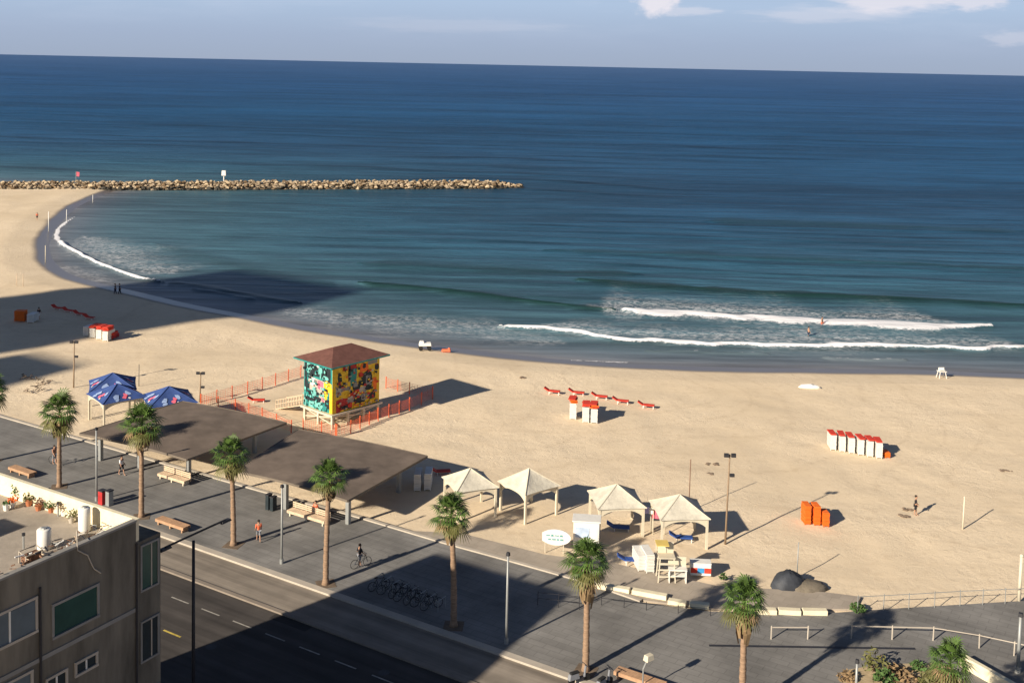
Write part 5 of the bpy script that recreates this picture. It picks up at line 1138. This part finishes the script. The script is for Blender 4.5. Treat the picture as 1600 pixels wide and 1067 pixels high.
# projecting enclosed balcony beyond the corner
mb = MB(); bt = ZP-1.15; mb.prism([-dn_*1.42+du*.05, -dn_*1.42+du*5, -dn_*.002+du*5, -dn_*.002+du*.05], 0, bt, M_wall); bay = mb.build('bay', bl_)
def baybox(mb, a, b_, z0, z1, e, m_):
    vs = []
    for ee in (-.0, e):
        for (s_, z_) in ((a, z0), (b_, z0), (b_, z1), (a, z1)): p = dn_*(-s_)+du*(.05)-du*ee; vs.append((p.x, p.y, z_))
    mb.add(vs, [(0, 1, 2, 3), (7, 6, 5, 4), (0, 4, 5, 1), (1, 5, 6, 2), (2, 6, 7, 3), (3, 7, 4, 0)], m_)
for z0, z1 in ((ZP-3.65, ZP-1.45), (ZP-7.3, ZP-5.35), (ZP-11, ZP-9)):
    f = MB(); baybox(f, .1, 1.3, z0-.1, z0, .08, M_conc2); baybox(f, .1, 1.3, z1, z1+.1, .08, M_conc2); baybox(f, .1, .2, z0, z1, .07, M_conc2); baybox(f, 1.2, 1.3, z0, z1, .07, M_conc2); baybox(f, .78, .84, z0, z1, .05, M_conc)
    fo = f.build('window', bay); g = MB(); baybox(g, .2, 1.2, z0, z1, .02, M_glass if z0 > ZP-4 else M_black); g.build('pane', fo)
# things on the roof
def onroof(px, py): return G(px, py, ZR)
def tank(px, py, r_, h, lab):
    t = thing('water_tank', lab, 'water tank', onroof(px, py)); mb = MB(); mb.tube([(0, 0, .02), (0, 0, .1), (0, 0, h-.05), (0, 0, h)], [r_, r_, r_, r_*.85], M_white, 18); mb.build('tank', t, True)
    mb = MB(); mb.tube([(0, 0, h+.002), (0, 0, h+.06)], [r_*.5, r_*.4], M_grey, 10); mb.build('cap', t); mb = MB(); mb.tube([(r_, 0, .3), (r_+.3, 0, .3), (r_+.3, 0, .0)], .025, M_grey, 6); mb.build('pipe', t)
tank(132, 829, .29, 1.2, 'tall white water tank on the roof close to the parapet corner'); tank(69, 857, .33, 1.0, 'squat white water tank at the roof edge, left of the taller tank')
def pot(px, py, lab, r_, h, leafm, potm, n=60):
    t = thing('potted_plant', lab, 'potted plant', onroof(px, py), 0, 'roof garden pots'); mb = MB(); mb.tube([(0, 0, 0), (0, 0, .3)], [.13, .18], potm, 10); mb.build('pot', t); rg = random.Random(int(px+py)); mb = MB()
    for i in range(n):
        a = rg.uniform(0, 6.28); q = r_*math.sqrt(rg.random()); c_ = Vector((math.cos(a)*q, math.sin(a)*q, .3+rg.random()*h)); u = Vector((rg.uniform(-1, 1), rg.uniform(-1, 1), rg.uniform(-.3, 1))).normalized()*.08; v_ = u.orthogonal().normalized()*.035
        mb.add([c_-u, c_+v_, c_+u, c_-v_], [(0, 1, 2, 3)], leafm)
    mb.build('foliage', t)
pot(28, 780, 'green bushy potted plant at the parapet, farthest left', .35, .5, M_shrub, M_white, 120); pot(20, 792, 'potted plant with orange flowers on the roof', .3, .25, M_orange, M_white, 60); pot(45, 790, 'green and brown potted plant in a terracotta pot', .3, .35, M_leaf2, M_terra, 70)
pot(60, 797, 'red leaved potted plant beside the pale pot', .25, .3, M_rust, M_terra, 60); pot(80, 800, 'low green potted plant under the small dark post', .35, .3, M_shrub, M_terra, 90); pot(100, 805, 'scrubby potted plant nearest the tall white tank', .35, .4, M_dead, M_white, 90); pot(10, 797, 'small white pot with sparse leaves at the left edge', .2, .2, M_shrub, M_white, 30)
pot(112, 816, 'straggly potted plant in front of the tall white tank', .3, .3, M_leaf2, M_conc, 60)
def roofpipe(px, py, h, lab, m_=M_grey):
    mb = MB(); mb.tube([(0, 0, 0), (0, 0, h*.85)], .05, m_, 8); mb.tube([(0, 0, h*.85), (0, 0, h)], .085, M_dark, 8); tag(mb.build('vent_pipe', loc=onroof(px, py)), lab, 'vent pipe')
roofpipe(77, 790, .95, 'pale vent pipe with a dark cap by the parapet', M_para); roofpipe(91, 806, .75, 'grey vent pipe between the pots'); roofpipe(37, 858, .8, 'thin grey pipe in the shaded part of the roof')
mb = MB()
for k in range(240):
    u = rnd.random(); s_ = 1.2+u*8.5; p = dn_*s_+du*rnd.uniform(.25, .9); d_ = Vector((rnd.uniform(-1, 1), rnd.uniform(-1, 1), rnd.uniform(-.1, .35))).normalized()*rnd.uniform(.15, .5); z_ = ZR+.1+rnd.random()*1.15
    mb.bar(Vector((p.x, p.y, z_))-d_*.5, Vector((p.x, p.y, z_))+d_*.5, rnd.uniform(.015, .05), rnd.choice([M_rust, M_rust, M_palewood, M_dark, M_white]), n=4)
for v_ in mb.v: pass
tag(mb.build('roof_clutter', loc=C), 'heap of rusty pipes, boards and scrap along the roof edge', 'scrap heap', kind='stuff')
t = thing('rusty_frame', 'low rusty metal frame on the roof beside the squat tank', 'frame', onroof(56, 868), math.atan2(dn_.y, dn_.x))
mb = MB()
for a, b_ in (((0, 0, 0), (0, 0, .55)), ((.9, 0, 0), (.9, 0, .55)), ((0, 0, .55), (.9, 0, .55)), ((0, .5, 0), (0, .5, .4)), ((.9, .5, 0), (.9, .5, .4)), ((0, .5, .4), (.9, .5, .4)), ((0, 0, .55), (0, .5, .4)), ((.9, 0, .55), (.9, .5, .4))): mb.bar(a, b_, .03, M_conc, n=4)
mb.build('bars', t); mb = MB(); mb.box((.45, .25, .2), (.8, .4, .3), M_rust); mb.build('box', t)

# ------------------------------------------------------------------ towers behind the viewer (out of frame): their shadows fall on the scene
def tower(pa, width, depth, h, lab, z=0):
    A = G(pa[0], pa[1], z); L_ = (h-z)/math.tan(R(SUN_EL)); A = Vector((A.x, A.y, 0))-SD*L_
    t = thing('hotel_tower', lab, 'building', A, ROADANG); mb = MB(); mb.box((width/2, -depth/2, h/2), (width, depth, h), M_towerwall); mb.build('wall', t)
    mb = MB(); n = int(h/3.1)
    for k in range(1, n): mb.box((width/2, .35, k*3.1), (width-.8, .66, .25), M_conc)
    o = mb.build('balconies', t)
    mb = MB()
    for k in range(n):
        for j in range(int(width/3)): mb.box((1.6+j*3, .012, k*3.1+1.6), (1.7, .02, 1.7), M_glass)
    o = mb.build('glazing', t)
    return t
tower((372, 421), 30.0, 18, 85, 'tallest hotel tower behind the viewer shading beach and sea', SEA_Z)
tower((44, 549), 11.0, 12, 60, 'slim hotel tower behind the viewer shading the far left sand')

q = G(42, 822, ZR); hh = 3.0; q = Vector((q.x, q.y, 0))-SD*(hh/math.tan(R(SUN_EL)))-C
mb = MB(); mb.prism([q, q+du*1.8, q+du*1.8+dn_*4, q+dn_*4], ZR, ZR+hh, M_wall); mb.build('stair_house', bl_)
